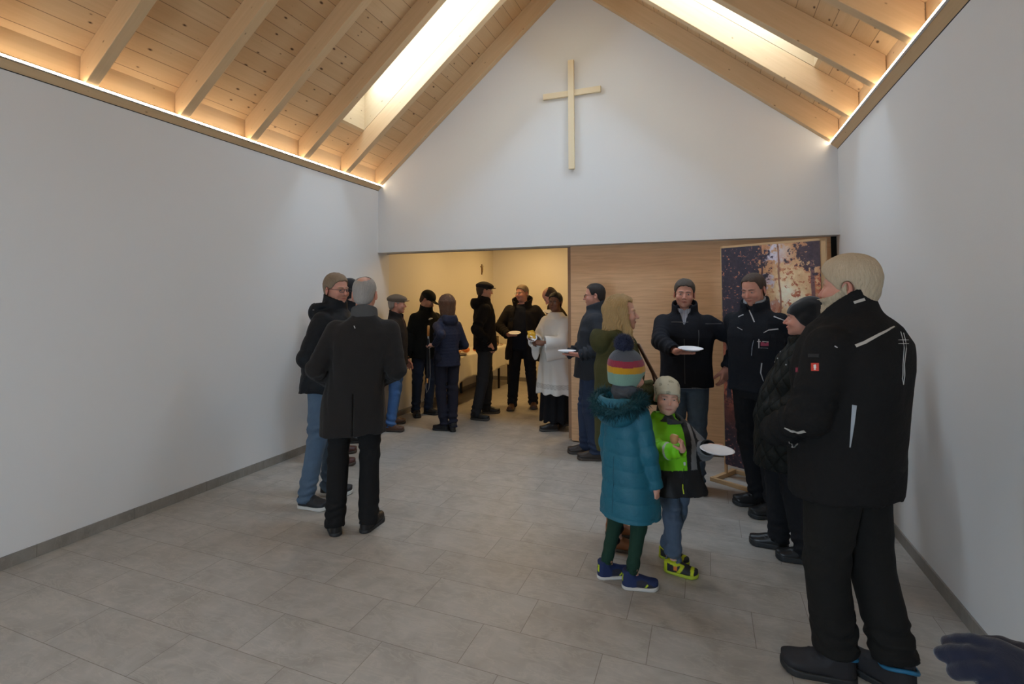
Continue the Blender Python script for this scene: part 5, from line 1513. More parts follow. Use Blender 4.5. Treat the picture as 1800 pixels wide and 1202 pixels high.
F11 = person('priest in a white surplice over a black cassock, holding a tilted plate', None, 1.705, -42, head=(20, 0, -3),
            feetw=((Gf(990, 748), -55), (Gf(966, 757), -78)), skin='dark', hair=('short', 'black'), q=1.3,
            arms={1: dict(w=(.03, .36, 1.13), hint=(1, -.6, -.7), pose='hold', d=(-.35, .9, .25), n=(.2, .1, -1)), -1: dict(w=(-.08, .34, 1.12), hint=(-1, -.6, -.7), pose='grip', d=(.5, .85, .15), n=(-.6, .2, .6))},
            jacket=dict(name='surplice', mat=M_SURP, colf=surp_col, hem=.445, w=1.05, d=1.15, sleeve=1.25, cuff=1.6, short=.03, collar='none', fold=.004, drape=.011, flare=1.12, add=wings,
                        secs=[(1.50, .085, .082), (1.46, .125, .10), (1.41, .175, .125), (1.33, .20, .15), (1.1, .205, .165), (.9, .22, .185), (.46, .275, .235)],
                        under=dict(name='cassock', m='black_cassock', c=(.009, .009, .011), hem=1.25, fit=.86)),
            shoes=dict(SH_BLACK, sm='grey_rubber', sc=(.12, .11, .10)), seed=17)
k11 = F11.k
_sk = loft([(.10, .215, .19, *F11.C(.1)), (.55, .20, .175, *F11.C(.5)), (1.0, .165, .13, *F11.C(1.))], n=2.1)
_skf = SUB(.004, off(_sk, lambda P: .014 * np.clip((1.0 - P[:, 2]) / .6, 0, 1) * np.sin(np.arctan2(P[:, 0], P[:, 1]) * 10 + P[:, 2] * 3)), loft([(.06, .19, .165, *F11.C(.1)), (.2, .18, .155, *F11.C(.1))], n=2.1))
sdf_obj('cassock_skirt', _skf, (-.3, -.3, .06), (.3, .3, 1.02), .011, m_fabric('black_cassock', (.009, .009, .011)), F11.root)
# 12 bald man with glasses
F12 = person('balding man with glasses and dark grey jacket in profile before the oak panel', None, 1.79, -93, head=(0, 4, 0), pel=(0, -.05), lean=(0, -.115),
            feetw=((Gf(1038, 808), -88), (Gf(1020, 797), -92)), skin='ruddy', hair=('receding', 'dark'), glasses='dark', q=1.25,
            arms={-1: dict(px=P3(1020, 624, 5.16), hint=(-.5, -1, -.6), pose='hold', d=(.1, 1, .03), n=(0, 0, -1)), 1: dict(w=(.16, .2, 1.0), hint=(.5, -1, 0), pose='pocket')},
            jacket=dict(hem=.83, w=1.02, d=1.05, m='grey_blue_jacket', c=(.036, .040, .048), fold=.010, collar='open', sleeve=1.1, ch=.13, gap=.03, vee=(1.33, .03), under=dict(m='dark_shirt', c=(.015, .015, .018), hem=1.0)),
            trousers=trous('indigo_jeans', (.030, .045, .088), weave=1200, crease=.009), shoes=dict(SH_BROWN, m='dark_brown_leather', c=(.045, .032, .026)), seed=18)
# 13 blond woman in olive parka
F13 = person('woman with long blond hair in an olive green parka and brown ankle boots, in profile', None, 1.66, 104, head=(-14, -2, 0), fe=True, shw=.95,
            feetw=((Gf(1092, 941), 95), (Gf(1094, 967), 84)), skin='fair', hair=('long', 'blond'), q=1.05,
            arms={1: dict(w=(.10, .26, 1.05), hint=(.8, -.8, -.6), pose='grip'), -1: dict(w=(-.12, .28, 1.06), hint=(-.8, -.8, -.6), pose='grip')},
            jacket=dict(name='parka', hem=.62, w=1.10, d=1.12, m='olive_parka_cotton', c=(.070, .068, .026), fold=.012, hood=1.15, sleeve=1.12, flare=1.05, ch=.10),
            trousers=trous('black_leggings', (.012, .012, .014), w=.82, bw=.8), shoes=dict(m='cognac_leather', c=(.26, .095, .035), rough=.45, sm='dark_rubber', sc=(.06, .045, .035), kind='boot', k=.92), seed=19)
# 16 man with plate in front of the oak panel
q = NT('striped_shirt'); _x = q.n('ShaderNodeSeparateXYZ', i_0=q.coord()).outputs[0]
q.base(q.mix(q.math('GREATER_THAN', q.math('SINE', q.math('MULTIPLY', _x, 520.0)), .2), (.20, .21, .25, 1), (.42, .44, .50, 1)), .85, .2); M_SHIRT = q.m
F15 = person('man in black jacket and blue jeans facing the camera with a plate, before the panel', None, 1.80, -3, head=(4, 3, -3), fat=.04,
            feetw=((Gf(1228, 862), 12), (Gf(1190, 862), -8)), skin='ruddy', hair=('short', 'greybrown'), q=1.05, stub=.1,
            arms={1: dict(px=P3(1187, 618, 4.02), hint=(1.2, -.5, -.2), pose='hold', d=(-.85, .5, .0), n=(0, 0, -1)), -1: dict(px=P3(1277, 648, 4.28), hint=(-1, -.35, 0), pose='relaxed', n=(-.7, .6, 0), d=(.22, .05, -1))},
            jacket=dict(hem=.90, w=1.08, d=1.05, m='black_softshell_fine', c=(.014, .015, .020), fold=.008, collar='open', ch=.135, cr=1.12, gap=.05, sleeve=1.1, vee=(1.365, .055),
                        under=dict(mat=M_SHIRT, name='shirt', hem=.86, collar=True)),
            trousers=dict(JEANS, w=1.02, crease=.010), shoes=SH_BLACK, seed=21, shw=1.05)
zipm = plain('grey_zip', (.16, .16, .17), .4, .6)
ribbon(F15, [local(F15, (.0, 1, z), (0, -1, 0)) for z in (1.30, 1.2, 1.1, 1.0, .93)], .008, 'zipper', plain('black_zip', (.03, .03, .032), .4))
for u0, v0, v1 in ((1228, 580, 612),):
    ribbon(F15, [pix(F15, u0, v0), pix(F15, u0 - 1, v1)], .007, 'pocket_zip', zipm)
ribbon(F15, [pix(F15, u, 566) for u in (1180, 1195, 1210)], .004, 'yoke_seam', zipm)
ribbon(F15, [pix(F15, u, 569) for u in (1240, 1255, 1268)], .004, 'yoke_seam', zipm)
# 17 man in front of the banner, hands behind his back
F16 = person('dark-haired man in black jacket with grey piping looking down before the forest banner', None, 1.835, -20, head=(-8, 16, 0),
            feetw=((Gf(1350, 908), -60), (Gf(1322, 887), -72)), skin='ruddy', hair=('receding', 'brown'), q=1.0, stub=.12,
            arms={1: dict(w=(.10, -.22, .95), hint=(.6, -.7, 0), pose='behind'), -1: dict(w=(-.06, -.23, .97), hint=(-.6, -.7, 0), pose='behind')},
            jacket=dict(name='work_jacket', hem=.92, w=1.02, d=1.08, m='black_work_cotton', c=(.013, .014, .018), fold=.009, ch=.125, cr=1.08, sleeve=1.02, collar='open', gap=.02, collar_part=dict(m='pale_grey_lining', c=(.36, .37, .39), h=.132, r=.074, gap=.03)),
            trousers=trous('black_work_trousers', (.010, .010, .012), crease=.007), shoes=dict(SH_BLACK, kind='ankle', k=1.04), seed=22, shw=.98)
PIPE = plain('grey_reflective_piping', (.42, .42, .43), .5)
ribbon(F16, [pix(F16, u, v) for u, v in ((1342, 585), (1351, 580), (1368, 578))], [.004, .008, .010], 'piping', PIPE)
ribbon(F16, [pix(F16, u, v) for u, v in ((1360, 556), (1370, 560), (1382, 565))], [.010, .007, .004], 'piping', PIPE)
ribbon(F16, [pix(F16, u, v) for u, v in ((1298, 557), (1307, 553))], [.008, .008], 'piping', PIPE)
ribbon(F16, [pix(F16, u, v) for u, v in ((1296, 575), (1305, 580))], [.004, .004], 'piping', PIPE)
ribbon(F16, [pix(F16, u, v) for u, v in ((1339, 638), (1337, 655), (1342, 670))], [.009, .009, .004], 'piping', PIPE)
ribbon(F16, [pix(F16, u, v) for u, v in ((1317, 545), (1322, 556), (1326, 566))], [.007, .009, .008], 'zip_pull', PIPE)
ribbon(F16, [pix(F16, u, v) for u, v in ((1325, 598), (1322, 610), (1321, 625))], .003, 'pocket_zip', zipm)
def badge(F_, u0, v0, u1, v1, name, mat, th=.0015):
    """a small sewn patch with its corners on the jacket"""
    c_ = [pix(F_, u, v) for u, v in ((u0, v1), (u1, v1), (u1, v0), (u0, v0))]
    if any(c is None for c in c_): return None
    V = [c[0] + c[1] * th for c in c_] + [c[0] - c[1] * .004 for c in c_]
    return mesh_obj(name, V, [(0, 1, 2, 3), (7, 6, 5, 4), (0, 4, 5, 1), (1, 5, 6, 2), (2, 6, 7, 3), (3, 7, 4, 0)], mat, F_.jacket)
CRIM = plain('crimson_print', (.30, .02, .06), .6); PALE = plain('pale_print', (.48, .47, .48), .6)
def chest_mark(F_, u, v, s=1.0):
    """cross with a crimson field, a bar and a line of small lettering"""
    ribbon(F_, [pix(F_, u - 7 * s, v + y * s) for y in (-9, 0, 7)], .007 * s, 'mark_cross', PALE, 3, .002)
    ribbon(F_, [pix(F_, u + x * s, v - 5 * s) for x in (-10, -7, -4)], .006 * s, 'mark_cross', PALE, 3, .002)
    badge(F_, u - 4 * s, v - 4 * s, u + 10 * s, v + 3 * s, 'mark_field', CRIM, .0018)
    ribbon(F_, [pix(F_, u + x * s, v - (5 - .08 * x) * s) for x in (-1, 4, 10)], .005 * s, 'mark_bar', PALE, 3, .002)
    a, b_ = pix(F_, u - 4.5 * s, v + 7 * s), pix(F_, u + 9 * s, v + 7.5 * s)
    if a and b_: lettering(F_, 'BESTATTUNG', a, b_, PALE)
def lettering(F_, txt, a, b_, mat):
    cu = bpy.data.curves.new('lettering', 'FONT'); cu.body = txt; cu.size = 1; cu.extrude = .02; cu.space_character = 1.1
    o = bpy.data.objects.new('lettering', cu); COL.objects.link(o)
    bpy.context.view_layer.update(); dg = bpy.context.evaluated_depsgraph_get()
    me = bpy.data.meshes.new_from_object(o.evaluated_get(dg)); bpy.data.objects.remove(o)
    w = max(v.co.x for v in me.vertices); x = b_[0] - a[0]; s = x.length / w; x.normalize()
    n = (a[1] + b_[1]).normalized(); y = n.cross(x).normalized(); n = x.cross(y)
    M = Matrix(((x.x, y.x, n.x, a[0].x), (x.y, y.y, n.y, a[0].y), (x.z, y.z, n.z, a[0].z), (0, 0, 0, 1))) @ Matrix.Scale(s, 4)
    me.transform(Matrix.Translation(n * .0022) @ M); me.materials.clear(); me.materials.append(mat)
    o = bpy.data.objects.new('lettering', me); COL.objects.link(o); o.parent = F_.jacket; return o
chest_mark(F16, 1341, 605)

# 18 person with black knitted hat and long black puffer coat
F17 = person('woman in a black knitted hat and long black puffer coat, seen in profile', None, 1.62, -84, head=(-6, -3, 0), fe=True, belly=1.32,
            feetw=((Gf(1402, 986), -82), (Gf(1353, 960), -90)), pel=(0, -.045), lean=(0, -.145), skin='ruddy', hair=None, hat=('lowbeanie', (.010, .010, .011)), q=1.0, fat=.04, hs=.95,
            arms={1: dict(w=(.15, .09, 1.0), hint=(.6, -1, 0), pose='pocket'), -1: dict(w=(-.15, .10, 1.0), hint=(-.6, -1, 0), pose='pocket')},
            jacket=dict(name='puffer_coat', hem=.56, w=1.12, d=1.14, m='black_quilted_nylon', c=(.014, .015, .013), rough=.65, diamond=26, b=.8, puff=(.004, .12), fold=.010, sleeve=1.15, ch=.13, cr=1.18),
            trousers=trous('black_cord', (.012, .012, .014), crease=.006, w=1.1, bw=1.05), shoes=dict(SH_BLACK, kind='thick', rough=.25), seed=23)
steel = plain('steel', (.6, .6, .6), .3, .9)
for u, v in ((1376, 610), (1372, 618), (1367, 630), (1362, 636), (1382, 641)):
    h = pix(F17, u, v)
    if h: MB().tube([h[0] - h[1] * .002, h[0] + h[1] * .003], .005, 10).build('snap_button', steel, F17.jacket, True)

# 19 big man in front at the right
F18 = person('big white-bearded man in black work jacket with a thin cross on the back', None, 1.815, -118, head=(16, 3, 0), fat=.13, belly=1.30,
            feetw=((Gf(1443, 1184), -80), (Gf(1548, 1196), -118)), pel=(0, -.01), lean=(0, -.05), skin='ruddy', hair=('thick_side', 'white'), beard='white', q=.95,
            arms={-1: dict(w=(-.20, .20, .99), hint=(-.55, -1, 0), pose='pocket'), 1: dict(w=(.20, .20, .99), hint=(.55, -1, 0), pose='pocket')},
            jacket=dict(name='work_jacket', hem=.80, w=1.16, d=1.22, m='black_work_canvas', c=(.014, .013, .0125), fold=.008, sleeve=1.26, ch=.155, cr=1.30, ctilt=.75, cfwd=.015, vox=.0075,
                        secs=[(1.555, .072, .080), (1.51, .115, .122), (1.465, .180, .160), (1.40, .218, .188), (1.29, .232, .205), (1.1, .228, .205), (.95, .222, .198), (.765, .222, .196)]),
            trousers=trous('black_canvas_trousers', (.012, .011, .0095), w=1.22, bw=1.12, zb=.125, crease=.005), shoes=dict(m='black_mesh', c=(.022, .02, .022), rough=.7, sm='black_rubber', sc=(.02, .02, .02), kind='ankle', k=1.08, w=1.1), seed=24, shw=1.12)
PIPE2 = plain('beige_reflective_piping', (.50, .47, .42), .5)
ribbon(F18, [pix(F18, u, v) for u, v in ((1504, 608), (1520, 602), (1545, 588), (1572, 574))], [.012, .012, .010, .005], 'piping', PIPE2)
ribbon(F18, [pix(F18, u, v) for u, v in ((1586, 574), (1596, 578), (1604, 583))], [.004, .007, .008], 'piping', PIPE2)
ribbon(F18, [pix(F18, u, v) for u, v in ((1501, 532), (1520, 526), (1553, 526))], [.011, .012, .012], 'collar_piping', PIPE2)
ribbon(F18, [pix(F18, u, v) for u, v in ((1502, 712), (1499, 745), (1494, 786))], [.016, .012, .004], 'side_stripe', plain('grey_reflective_dots', (.34, .36, .38), .5))
ribbon(F18, [pix(F18, u, v) for u, v in ((1379, 752), (1392, 758), (1415, 758))], [.004, .010, .012], 'pocket_piping', PIPE2)
ribbon(F18, [pix(F18, u, v) for u, v in ((1387, 776), (1392, 786), (1397, 786), (1402, 779))], .005, 'pocket_zip', steel)
ribbon(F18, [pix(F18, u, v) for u, v in ((1467, 608), (1472, 611))], .004, 'stitch', PALE)
WL = plain('white_line_print', (.60, .59, .56), .6)
for pts in (((1583, 583), (1587, 640), (1586, 665), (1588, 676)), ((1588, 585), (1589.5, 640), (1590, 655), (1588, 676))):
    ribbon(F18, [pix(F18, *p_) for p_ in pts], [.002, .0025, .004, .0015], 'back_cross_line', WL, 4, .0018)
for v in (597, 603.5):
    ribbon(F18, [pix(F18, u, v + .4) for u in (1579, 1588, 1597)], [.0015, .0028, .0015], 'back_cross_line', WL, 4, .0018)
badge(F18, 1426, 638, 1439.5, 652, 'sleeve_badge', plain('red_badge', (.62, .045, .02), .6), .0022)
# the pale bird on the badge: round plume, neck and two legs
def badge_bird(F_, u, v, s):
    for (x0, y0, x1, y1, w) in ((-2.2, -1.0, 2.2, -1.0, .0125), (-1.6, .8, 1.6, .8, .009), (0, -4.2, 0, 1, .003), (0, 1, -.0, 4.6, .0035), (-1.8, 4.6, 1.8, 4.6, .0025), (0, -4.2, 1.3, -4.0, .0025)):
        ribbon(F_, [pix(F_, u + x0 * s, v + y0 * s), pix(F_, u + x1 * s, v + y1 * s)], w * s, 'badge_bird', plain('badge_white', (.8, .78, .74), .6), 2, .0032)
badge_bird(F18, 1432.8, 645, 1.0)
badge(F18, 1421, 622, 1440, 628, 'badge_flap', plain('black_flap', (.012, .012, .012), .7), .003)
badge(F18, 1399, 646, 1403, 654, 'chest_mark', CRIM, .002)

BLU = plain('petrol_blue_trim', (.02, .16, .30), .6)
for sh in [c for c in F18.root.children if c.name.startswith('shoe')]:
    vs = np.array([v.co for v in sh.data.vertices]); top = vs[vs[:, 2] > .115]; cc = top.mean(0)
    b = MB().tube([(cc[0] + .060 * math.cos(t), cc[1] + .066 * math.sin(t), .112 + .012 * math.sin(t * 2)) for t in np.linspace(0, 2 * PI, 28, endpoint=False)], .0085, 8, closed=True)
    b.build('shoe_cuff', BLU, sh, True)

# small pale quarter-dome mark on the fleece
WM = plain('white_print', (.7, .7, .68), .6)
for r_ in (3.0, 1.8, .8):
    ribbon(F6, [pix(F6, 753.5 + r_ * 1.4 * (1 - math.cos(t)) + (3.0 - r_) * .7, 562 - r_ * math.sin(t)) for t in (0, .8, 1.5, 2.2)], .010, 'chest_mark', WM, 2, .003)

# ------------------------------------------------------------------ the two children
def stripes_col(hp):
    z = hp[:, 2] - .10 * hp[:, 1]
    st = [(-.2, (.20, .34, .27)), (.042, (.55, .28, .018)), (.082, (.28, .035, .06)), (.122, (.085, .095, .115))]
    c = np.tile(np.array(st[0][1]), (len(hp), 1))
    for z0, cc in st[1:]: c[z > z0] = cc
    return c
q = NT('striped_knit'); q.base(q.n('ShaderNodeAttribute', attribute_name='Col').outputs['Color'], .95, .1); q.b.inputs['Sheen Weight'].default_value = .3
q.bump(q.noise(q.coord(), 260, 2), .35, .003); M_STRIPE = q.m
def navycol(p):
    c = np.tile(np.array((.018, .030, .095)), (len(p), 1)); a, z = p[:, 1], p[:, 2]
    c[(a > .02) & (z < .055 + .02 * np.sin(a * 30))] = (.03, .03, .045)
    c[(a < -.055) & (z > .055) & (z < .105) & (np.abs(np.abs(p[:, 0]) - .012) < .007)] = (.50, .60, .03)
    c[(np.abs(a - .085 - (z - .035) * .8) < .006) & (z > .028) & (z < .05)] = (.50, .60, .03)
    return c
q = NT('navy_shoe_textile'); q.base(q.n('ShaderNodeAttribute', attribute_name='Col').outputs['Color'], .7, .25); M_NAVY = q.m
F13c = person('child in a teal padded coat and striped bobble hat, seen from behind', None, 1.30, 146, head=(-14, 3, 5), child=True, hs=.93, lean=(.022, 0), pel=(.032, 0), skin='child', fe=True, q=.85, shw=.74,
            feetw=((Gf(1077, 1013), 112), (Gf(1123, 1033), 100)), hair=None, hat=('stripes', (.2, .2, .2), M_STRIPE, stripes_col),
            arms={1: dict(w=(.285, .03, .70), hint=(.7, -1, 0), pose='fist', n=(1, .1, 0), d=(.0, .05, -1)), -1: dict(w=(-.24, .12, .72), hint=(-.5, -1, 0), pose='relaxed')},
            jacket=dict(name='padded_coat', hem=.405, w=1.06, d=1.22, m='teal_padded_nylon', c=(.012, .135, .20), rough=.5, puff=(.0062, .085), fold=.005, blend=.014, collar='stand', ch=.12, cr=1.05, flare=1.16, waist=1.04, sleeve=1.12, vox=.0066, spec=.4,
                        secs=[(1.48, .075, .08), (1.44, .105, .108), (1.39, .140, .132), (1.32, .160, .152), (1.2, .178, .168), (1.0, .19, .18), (.8, .205, .19), (.545, .235, .205)]),
            trousers=trous('dark_green_leggings', (.014, .045, .028), w=.86, bw=.92, zb=.085, crease=.004), shoes=dict(mat=M_NAVY, colf=navycol, sm='white_rubber', sc=(.62, .60, .56), kind='ankle', k=1.06, w=1.1), seed=31)
k = F13c.k
# snood
cx, cy = F13c.C(F13c.zS + .06); zc = F13c.zS + .085
w1 = wob(44, 30, 3)
M_GREYF = m_fabric('grey_fleece', (.085, .09, .10), .95, 200, .5)
fs = U(.02, *[off(shell(loft([(zc - .05, .078, .082, cx, cy + .005), (zc + .045, .074, .080, cx, cy + .012)], n=2, top=False, bot=False), .012), lambda P: .006 * w1(P))])
fs = INT(fs, half((0, 0, zc - .045), (0, .1, -1)), half((cx, cy, zc + .035), (0, .25, 1)))
sdf_obj('snood', fs, (cx - .14, cy - .14, zc - .1), (cx + .14, cy + .15, zc + .12), .005, M_GREYF, F13c.root)
# hood hanging on the back with its fur edge
zh_ = F13c.zS + .02
hood = U(.03, ell((cx, cy - .115, zh_ - .02), (.135, .085, .10)), ell((cx, cy - .05, zh_ + .02), (.13, .09, .06)))
hood = SUB(.015, hood, ell((cx, cy - .085, zh_ + .07), (.095, .085, .065)), ell((cx, cy + .06, zh_ + .05), (.09, .13, .10)))
hd = sdf_obj('hood', hood, (cx - .2, cy - .25, zh_ - .16), (cx + .2, cy + .14, zh_ + .12), .007, F13c.jacket.data.materials[0], F13c.root)
rs = np.random.RandomState(5); n = 5200
t = rs.rand(n) * 2 * PI; rr = .040
ring = np.stack([cx + .128 * np.sin(t), cy - .075 - .105 * np.cos(t), zh_ + .035 + .02 * np.cos(t) * 0 - .055 * (np.cos(t) > 0) * np.cos(t)], 1)
tang = np.stack([.128 * np.cos(t), .105 * np.sin(t), np.zeros(n)], 1); tang /= np.linalg.norm(tang, axis=1)[:, None]
nn = rs.randn(n, 3); nn -= (nn * tang).sum(1)[:, None] * tang; nn /= np.linalg.norm(nn, axis=1)[:, None]
keep = ring[:, 1] < cy + .035
fur_m = m_hair('teal_fur', (.012, .10, .115), (.004, .035, .045))
fu = tufts('fur_trim', (ring + nn * rr * .35)[keep], (nn + .15 * tang * rs.randn(n, 1))[keep], .052, .0034, fur_m, hd, 6, droop=.25)
fu['kind'] = 'stuff'
tor = []
for a0, a1 in zip(np.linspace(.45, 2 * PI - .45, 17)[:-1] + PI * 0, np.linspace(.45, 2 * PI - .45, 17)[1:]):
    pass
ta = np.linspace(-2.35, 2.35, 17)
pts = [(cx + .128 * math.sin(a), cy - .075 - .105 * math.cos(a), zh_ + .035 - .055 * max(0, math.cos(a))) for a in ta]
fc = sdf_obj('fur_lining', off(U(.02, *[cone(pts[i], pts[i + 1], .026, .026) for i in range(16)]), lambda P: .004 * wob(9, 70, 2)(P)), (cx - .2, cy - .26, zh_ - .12), (cx + .2, cy + .1, zh_ + .11), .006, fur_m, hd)
# bobble, ear flap cords
c0 = F13c.Ht((0, -.055, .212))
nn = rs.randn(2600, 3); nn /= np.linalg.norm(nn, axis=1)[:, None]
pm_m = m_hair('navy_wool', (.065, .075, .145), (.03, .035, .075))
pb = sdf_obj('bobble', off(sph(tuple(c0), .044), lambda P: .003 * wob(3, 80, 2)(P)), c0 - .06, c0 + .06, .005, pm_m, F13c.hat)
pt = tufts('bobble_yarn', c0 + nn * .038, nn, .024, .0024, pm_m, pb, 8, L2=.35); pt['kind'] = 'stuff'
MB().tube([F13c.Ht((.078, .02, -.05)), F13c.Ht((.084, .03, -.08)), F13c.Ht((.085, .04, -.13))], .004, 8).tube([F13c.Ht((.085, .04, -.13)), F13c.Ht((.086, .042, -.135)), F13c.Ht((.086, .045, -.15))], [.008, .013, .007], 10).build('hat_cord', plain('mustard_yarn', (.60, .34, .04), .9), F13c.hat, True)
# quilting lines and back seam of the coat, shoe marks
TEALS = plain('teal_seam', (.006, .06, .09), .7)
ribbon(F13c, [local(F13c, (cx + .0, -1, z), (0, 1, 0)) for z in (.44, .55, .65, .75)], .003, 'back_seam', TEALS, 6, .001)
YEL = plain('neon_yellow', (.55, .68, .03), .6)
for s in (-1, 1):
    pass

# child in the lime green jacket
q = NT('cream_star_jersey'); O = q.coord()
vo = q.n('ShaderNodeTexVoronoi', feature='F1', i_Scale=24.0, i_Vector=O); nz = q.noise(O, 70, 2)
ms = q.math('MULTIPLY', q.math('LESS_THAN', q.math('ADD', vo.outputs['Distance'], q.math('MULTIPLY', nz, .5)), .60), q.math('GREATER_THAN', q.math('ADD', q.noise(O, 260, 1), 0.0), .45))
q.base(q.mix(q.math('MULTIPLY', ms, .75), (.56, .53, .40, 1), (.22, .21, .15, 1)), .9, .15); M_STAR = q.m
def lime_col(P, F_):
    c = np.tile(np.array((.20, .62, .012)), (len(P), 1))
    e, w, S_ = np.array(F_.E[-1]), np.array(F_.W[-1]), np.array(F_.SJ[-1])
    cx_ = F_.C(.6)[0]
    hgt = P[:, 2]
    blk = (.011, .011, .012)
    c[P[:, 0] < cx_ - .035] = blk
    c[(P[:, 0] < cx_ - .060 - .10 * (hgt - .62)) & (P[:, 0] > cx_ - .105) & (P[:, 1] > 0)] = (.20, .20, .205)
    # the sleeves
    fo = np.linalg.norm(np.cross(P - S_, (e - S_) / np.linalg.norm(e - S_)), axis=1) < .07
    low = hgt < F_.zlime
    er, wr, Sr = np.array(F_.E[1]), np.array(F_.W[1]), np.array(F_.SJ[1])
    def dist(a, b_): 
        t_ = np.clip(((P - a) @ (b_ - a)) / ((b_ - a) @ (b_ - a)), 0, 1); return np.linalg.norm(P - a - t_[:, None] * (b_ - a), axis=1)
    c[(hgt > F_.zS + .03) & ((P[:, 1] > F_.C(F_.zS)[1] + .03) | (P[:, 0] < cx_ - .03))] = (.05, .052, .055)
    on_r = np.minimum(dist(Sr, er), dist(er, wr)) < .062
    on_l = np.minimum(dist(S_, e), dist(e, w)) < .060
    c[low & ~on_r] = blk
    c[on_l & ~on_r] = (.17, .17, .175)
    tl = ((P - e) @ (w - e)) / ((w - e) @ (w - e))
    c[on_l & ~on_r & (tl > .72)] = blk; c[on_l & ~on_r & (tl < .0)] = blk
    tr_ = ((P - er) @ (wr - er)) / ((wr - er) @ (wr - er))
    c[on_r & (np.abs(tr_ - .42) < .035)] = (.45, .50, .42)
    return c
q = NT('two_tone_softshell'); q.base(q.n('ShaderNodeAttribute', attribute_name='Col').outputs['Color'], .55, .35); q.bump(q.math('ADD', q.noise(q.coord(), 24, 4, .6, 1.0), q.math('MULTIPLY', q.noise(q.coord(), 500, 2), .2)), .3, .005); M_LIME = q.m
def shoecol(p):
    c = np.tile(np.array((.022, .022, .026)), (len(p), 1)); a = p[:, 1]; z = p[:, 2]
    y = (.52, .58, .02)
    c[(z > .068 + .25 * np.abs(a - .02)) & (a < .07)] = y
    c[(a < -.045)] = y
    band = np.abs((a - .055) * .9 - (z - .05) * .55 * np.sign(p[:, 0])) < .012
    c[band] = y; c[(a > .13) & (a < .155)] = y
    c[(np.abs(p[:, 0]) < .022) & (a > .03) & (a < .115)] = (.03, .03, .035)
    org = (np.abs(a - .015) < .014) & (np.abs(z - .055) < .016); c[org] = (.65, .18, .03)
    return c
q = NT('two_tone_sneaker'); q.base(q.n('ShaderNodeAttribute', attribute_name='Col').outputs['Color'], .6, .3); M_SNK = q.m
_lime_height = .615
class _Z: pass
def lime_wrap(P, F_):
    F_.zlime = _lime_height; return lime_col(P, F_)
F14 = person('small child in a lime green and black jacket and cream hat with a bread roll', None, 1.135, 24, head=(-14, 0, -4), child=True, hs=.90, skin='child', q=.75, shw=.86,
            feetw=((Gf(1182, 984), 62), (Gf(1194, 1008), 80)), hair=None, hat=('beanie', (.5, .5, .4), M_STAR), lean=(.03, -.02),
            arms={1: dict(px=P3(1200, 792, 2.90), hint=(1.0, -.9, -.7), pose='pinch', dw=tuple(UP * .85 - RT * .15 - FW * .2), nw=tuple(RT * .85 - FW * .45), curl=(.8, .85, .9, 1.0), thumb=(.45, .8)), -1: dict(px=P3(1246, 784, 3.03), hint=(-.8, -.5, -1), pose='hold', dw=tuple(-FW * .75 + RT * .45), n=(0, 0, -1))},
            jacket=dict(hem=.47, w=1.27, d=1.28, mat=M_LIME, colf=lime_wrap, fold=.007, collar='none', flare=1.18, sleeve=1.32, waist=1.05, vox=.0062, hood=.95),
            trousers=dict(m='child_jeans', c=(.105, .15, .22), weave=1200, b=.5, var=.4, w=1.12, bw=1.0, zb=.06, crease=.010), shoes=dict(mat=M_SNK, colf=shoecol, sm='lime_rubber', sc=(.40, .50, .03), kind='low', k=1.16, w=1.12), seed=33)
cx, cy = F14.C(F14.zS + .06); zc = F14.zS + .062
w4 = wob(45, 26, 3)
fs = off(shell(loft([(zc - .05, .088, .092, cx, cy + .012), (zc + .04, .084, .088, cx, cy + .020)], n=2, top=False, bot=False), .010), lambda P: .006 * w4(P))
fs = INT(fs, half((0, 0, zc - .045), (0, .1, -1)), half((cx, cy, zc + .022), (-.35, .30, 1)), half((cx + .0, cy + .03, 0), (.85, -.5, 0)))
sdf_obj('fleece_collar', fs, (cx - .14, cy - .14, zc - .1), (cx + .14, cy + .16, zc + .12), .005, m_fabric('dark_grey_fleece', (.05, .052, .055), .95, 200, .5), F14.root)
ribbon(F14, [pix(F14, 1203, 812), pix(F14, 1203.5, 818)], .012, 'zip_tag', plain('pale_tag', (.6, .62, .62), .5))
ribbon(F14, [pix(F14, 1202, 823), pix(F14, 1201, 850)], .003, 'zipper', plain('black_zip', (.03, .03, .032), .4))
ribbon(F14, [pix(F14, 1200, 851), pix(F14, 1200, 858), pix(F14, 1202, 868)], .006, 'zip_pull', YEL)
ribbon(F14, [pix(F14, 1151, 780), pix(F14, 1153, 790), pix(F14, 1150, 800)], .008, 'sleeve_print', plain('pale_tag', (.6, .62, .62), .5))
# bread roll in the raised hand
M14, w14, hk14 = F14.hand[1]
c_ = F14.MW @ (Vector(w14) + Vector(M14[:, 1]) * .082 + Vector(M14[:, 2]) * -.036 + Vector(M14[:, 0]) * -.012)
V, F = [], []
n, m = 22, 12
for j in range(m + 1):
    ph = PI * j / m
    for t_ in range(n):
        a = 2 * PI * t_ / n; bite = 1 - .42 * max(0, math.cos(ph)) ** 3
        V.append((.034 * math.cos(ph) * bite, .027 * math.sin(ph) * math.cos(a) * (1 + .07 * math.sin(5 * ph + a)), .022 * math.sin(ph) * math.sin(a)))
for j in range(m):
    for t_ in range(n): F.append((j * n + t_, j * n + (t_ + 1) % n, (j + 1) * n + (t_ + 1) % n, (j + 1) * n + t_))
mo = mesh_obj('bread_roll', V, F, [plain('baked_crust', (.50, .25, .09), .6), plain('bread_crumb', (.78, .62, .38), .8)], None, True, mi=[1 if j < 2 else 0 for j in range(m) for _ in range(n)])
mo.location = c_; mo.rotation_euler = (.3, -1.35, .5); tag(mo, 'bitten bread roll in the small child\'s raised hand', 'bread')

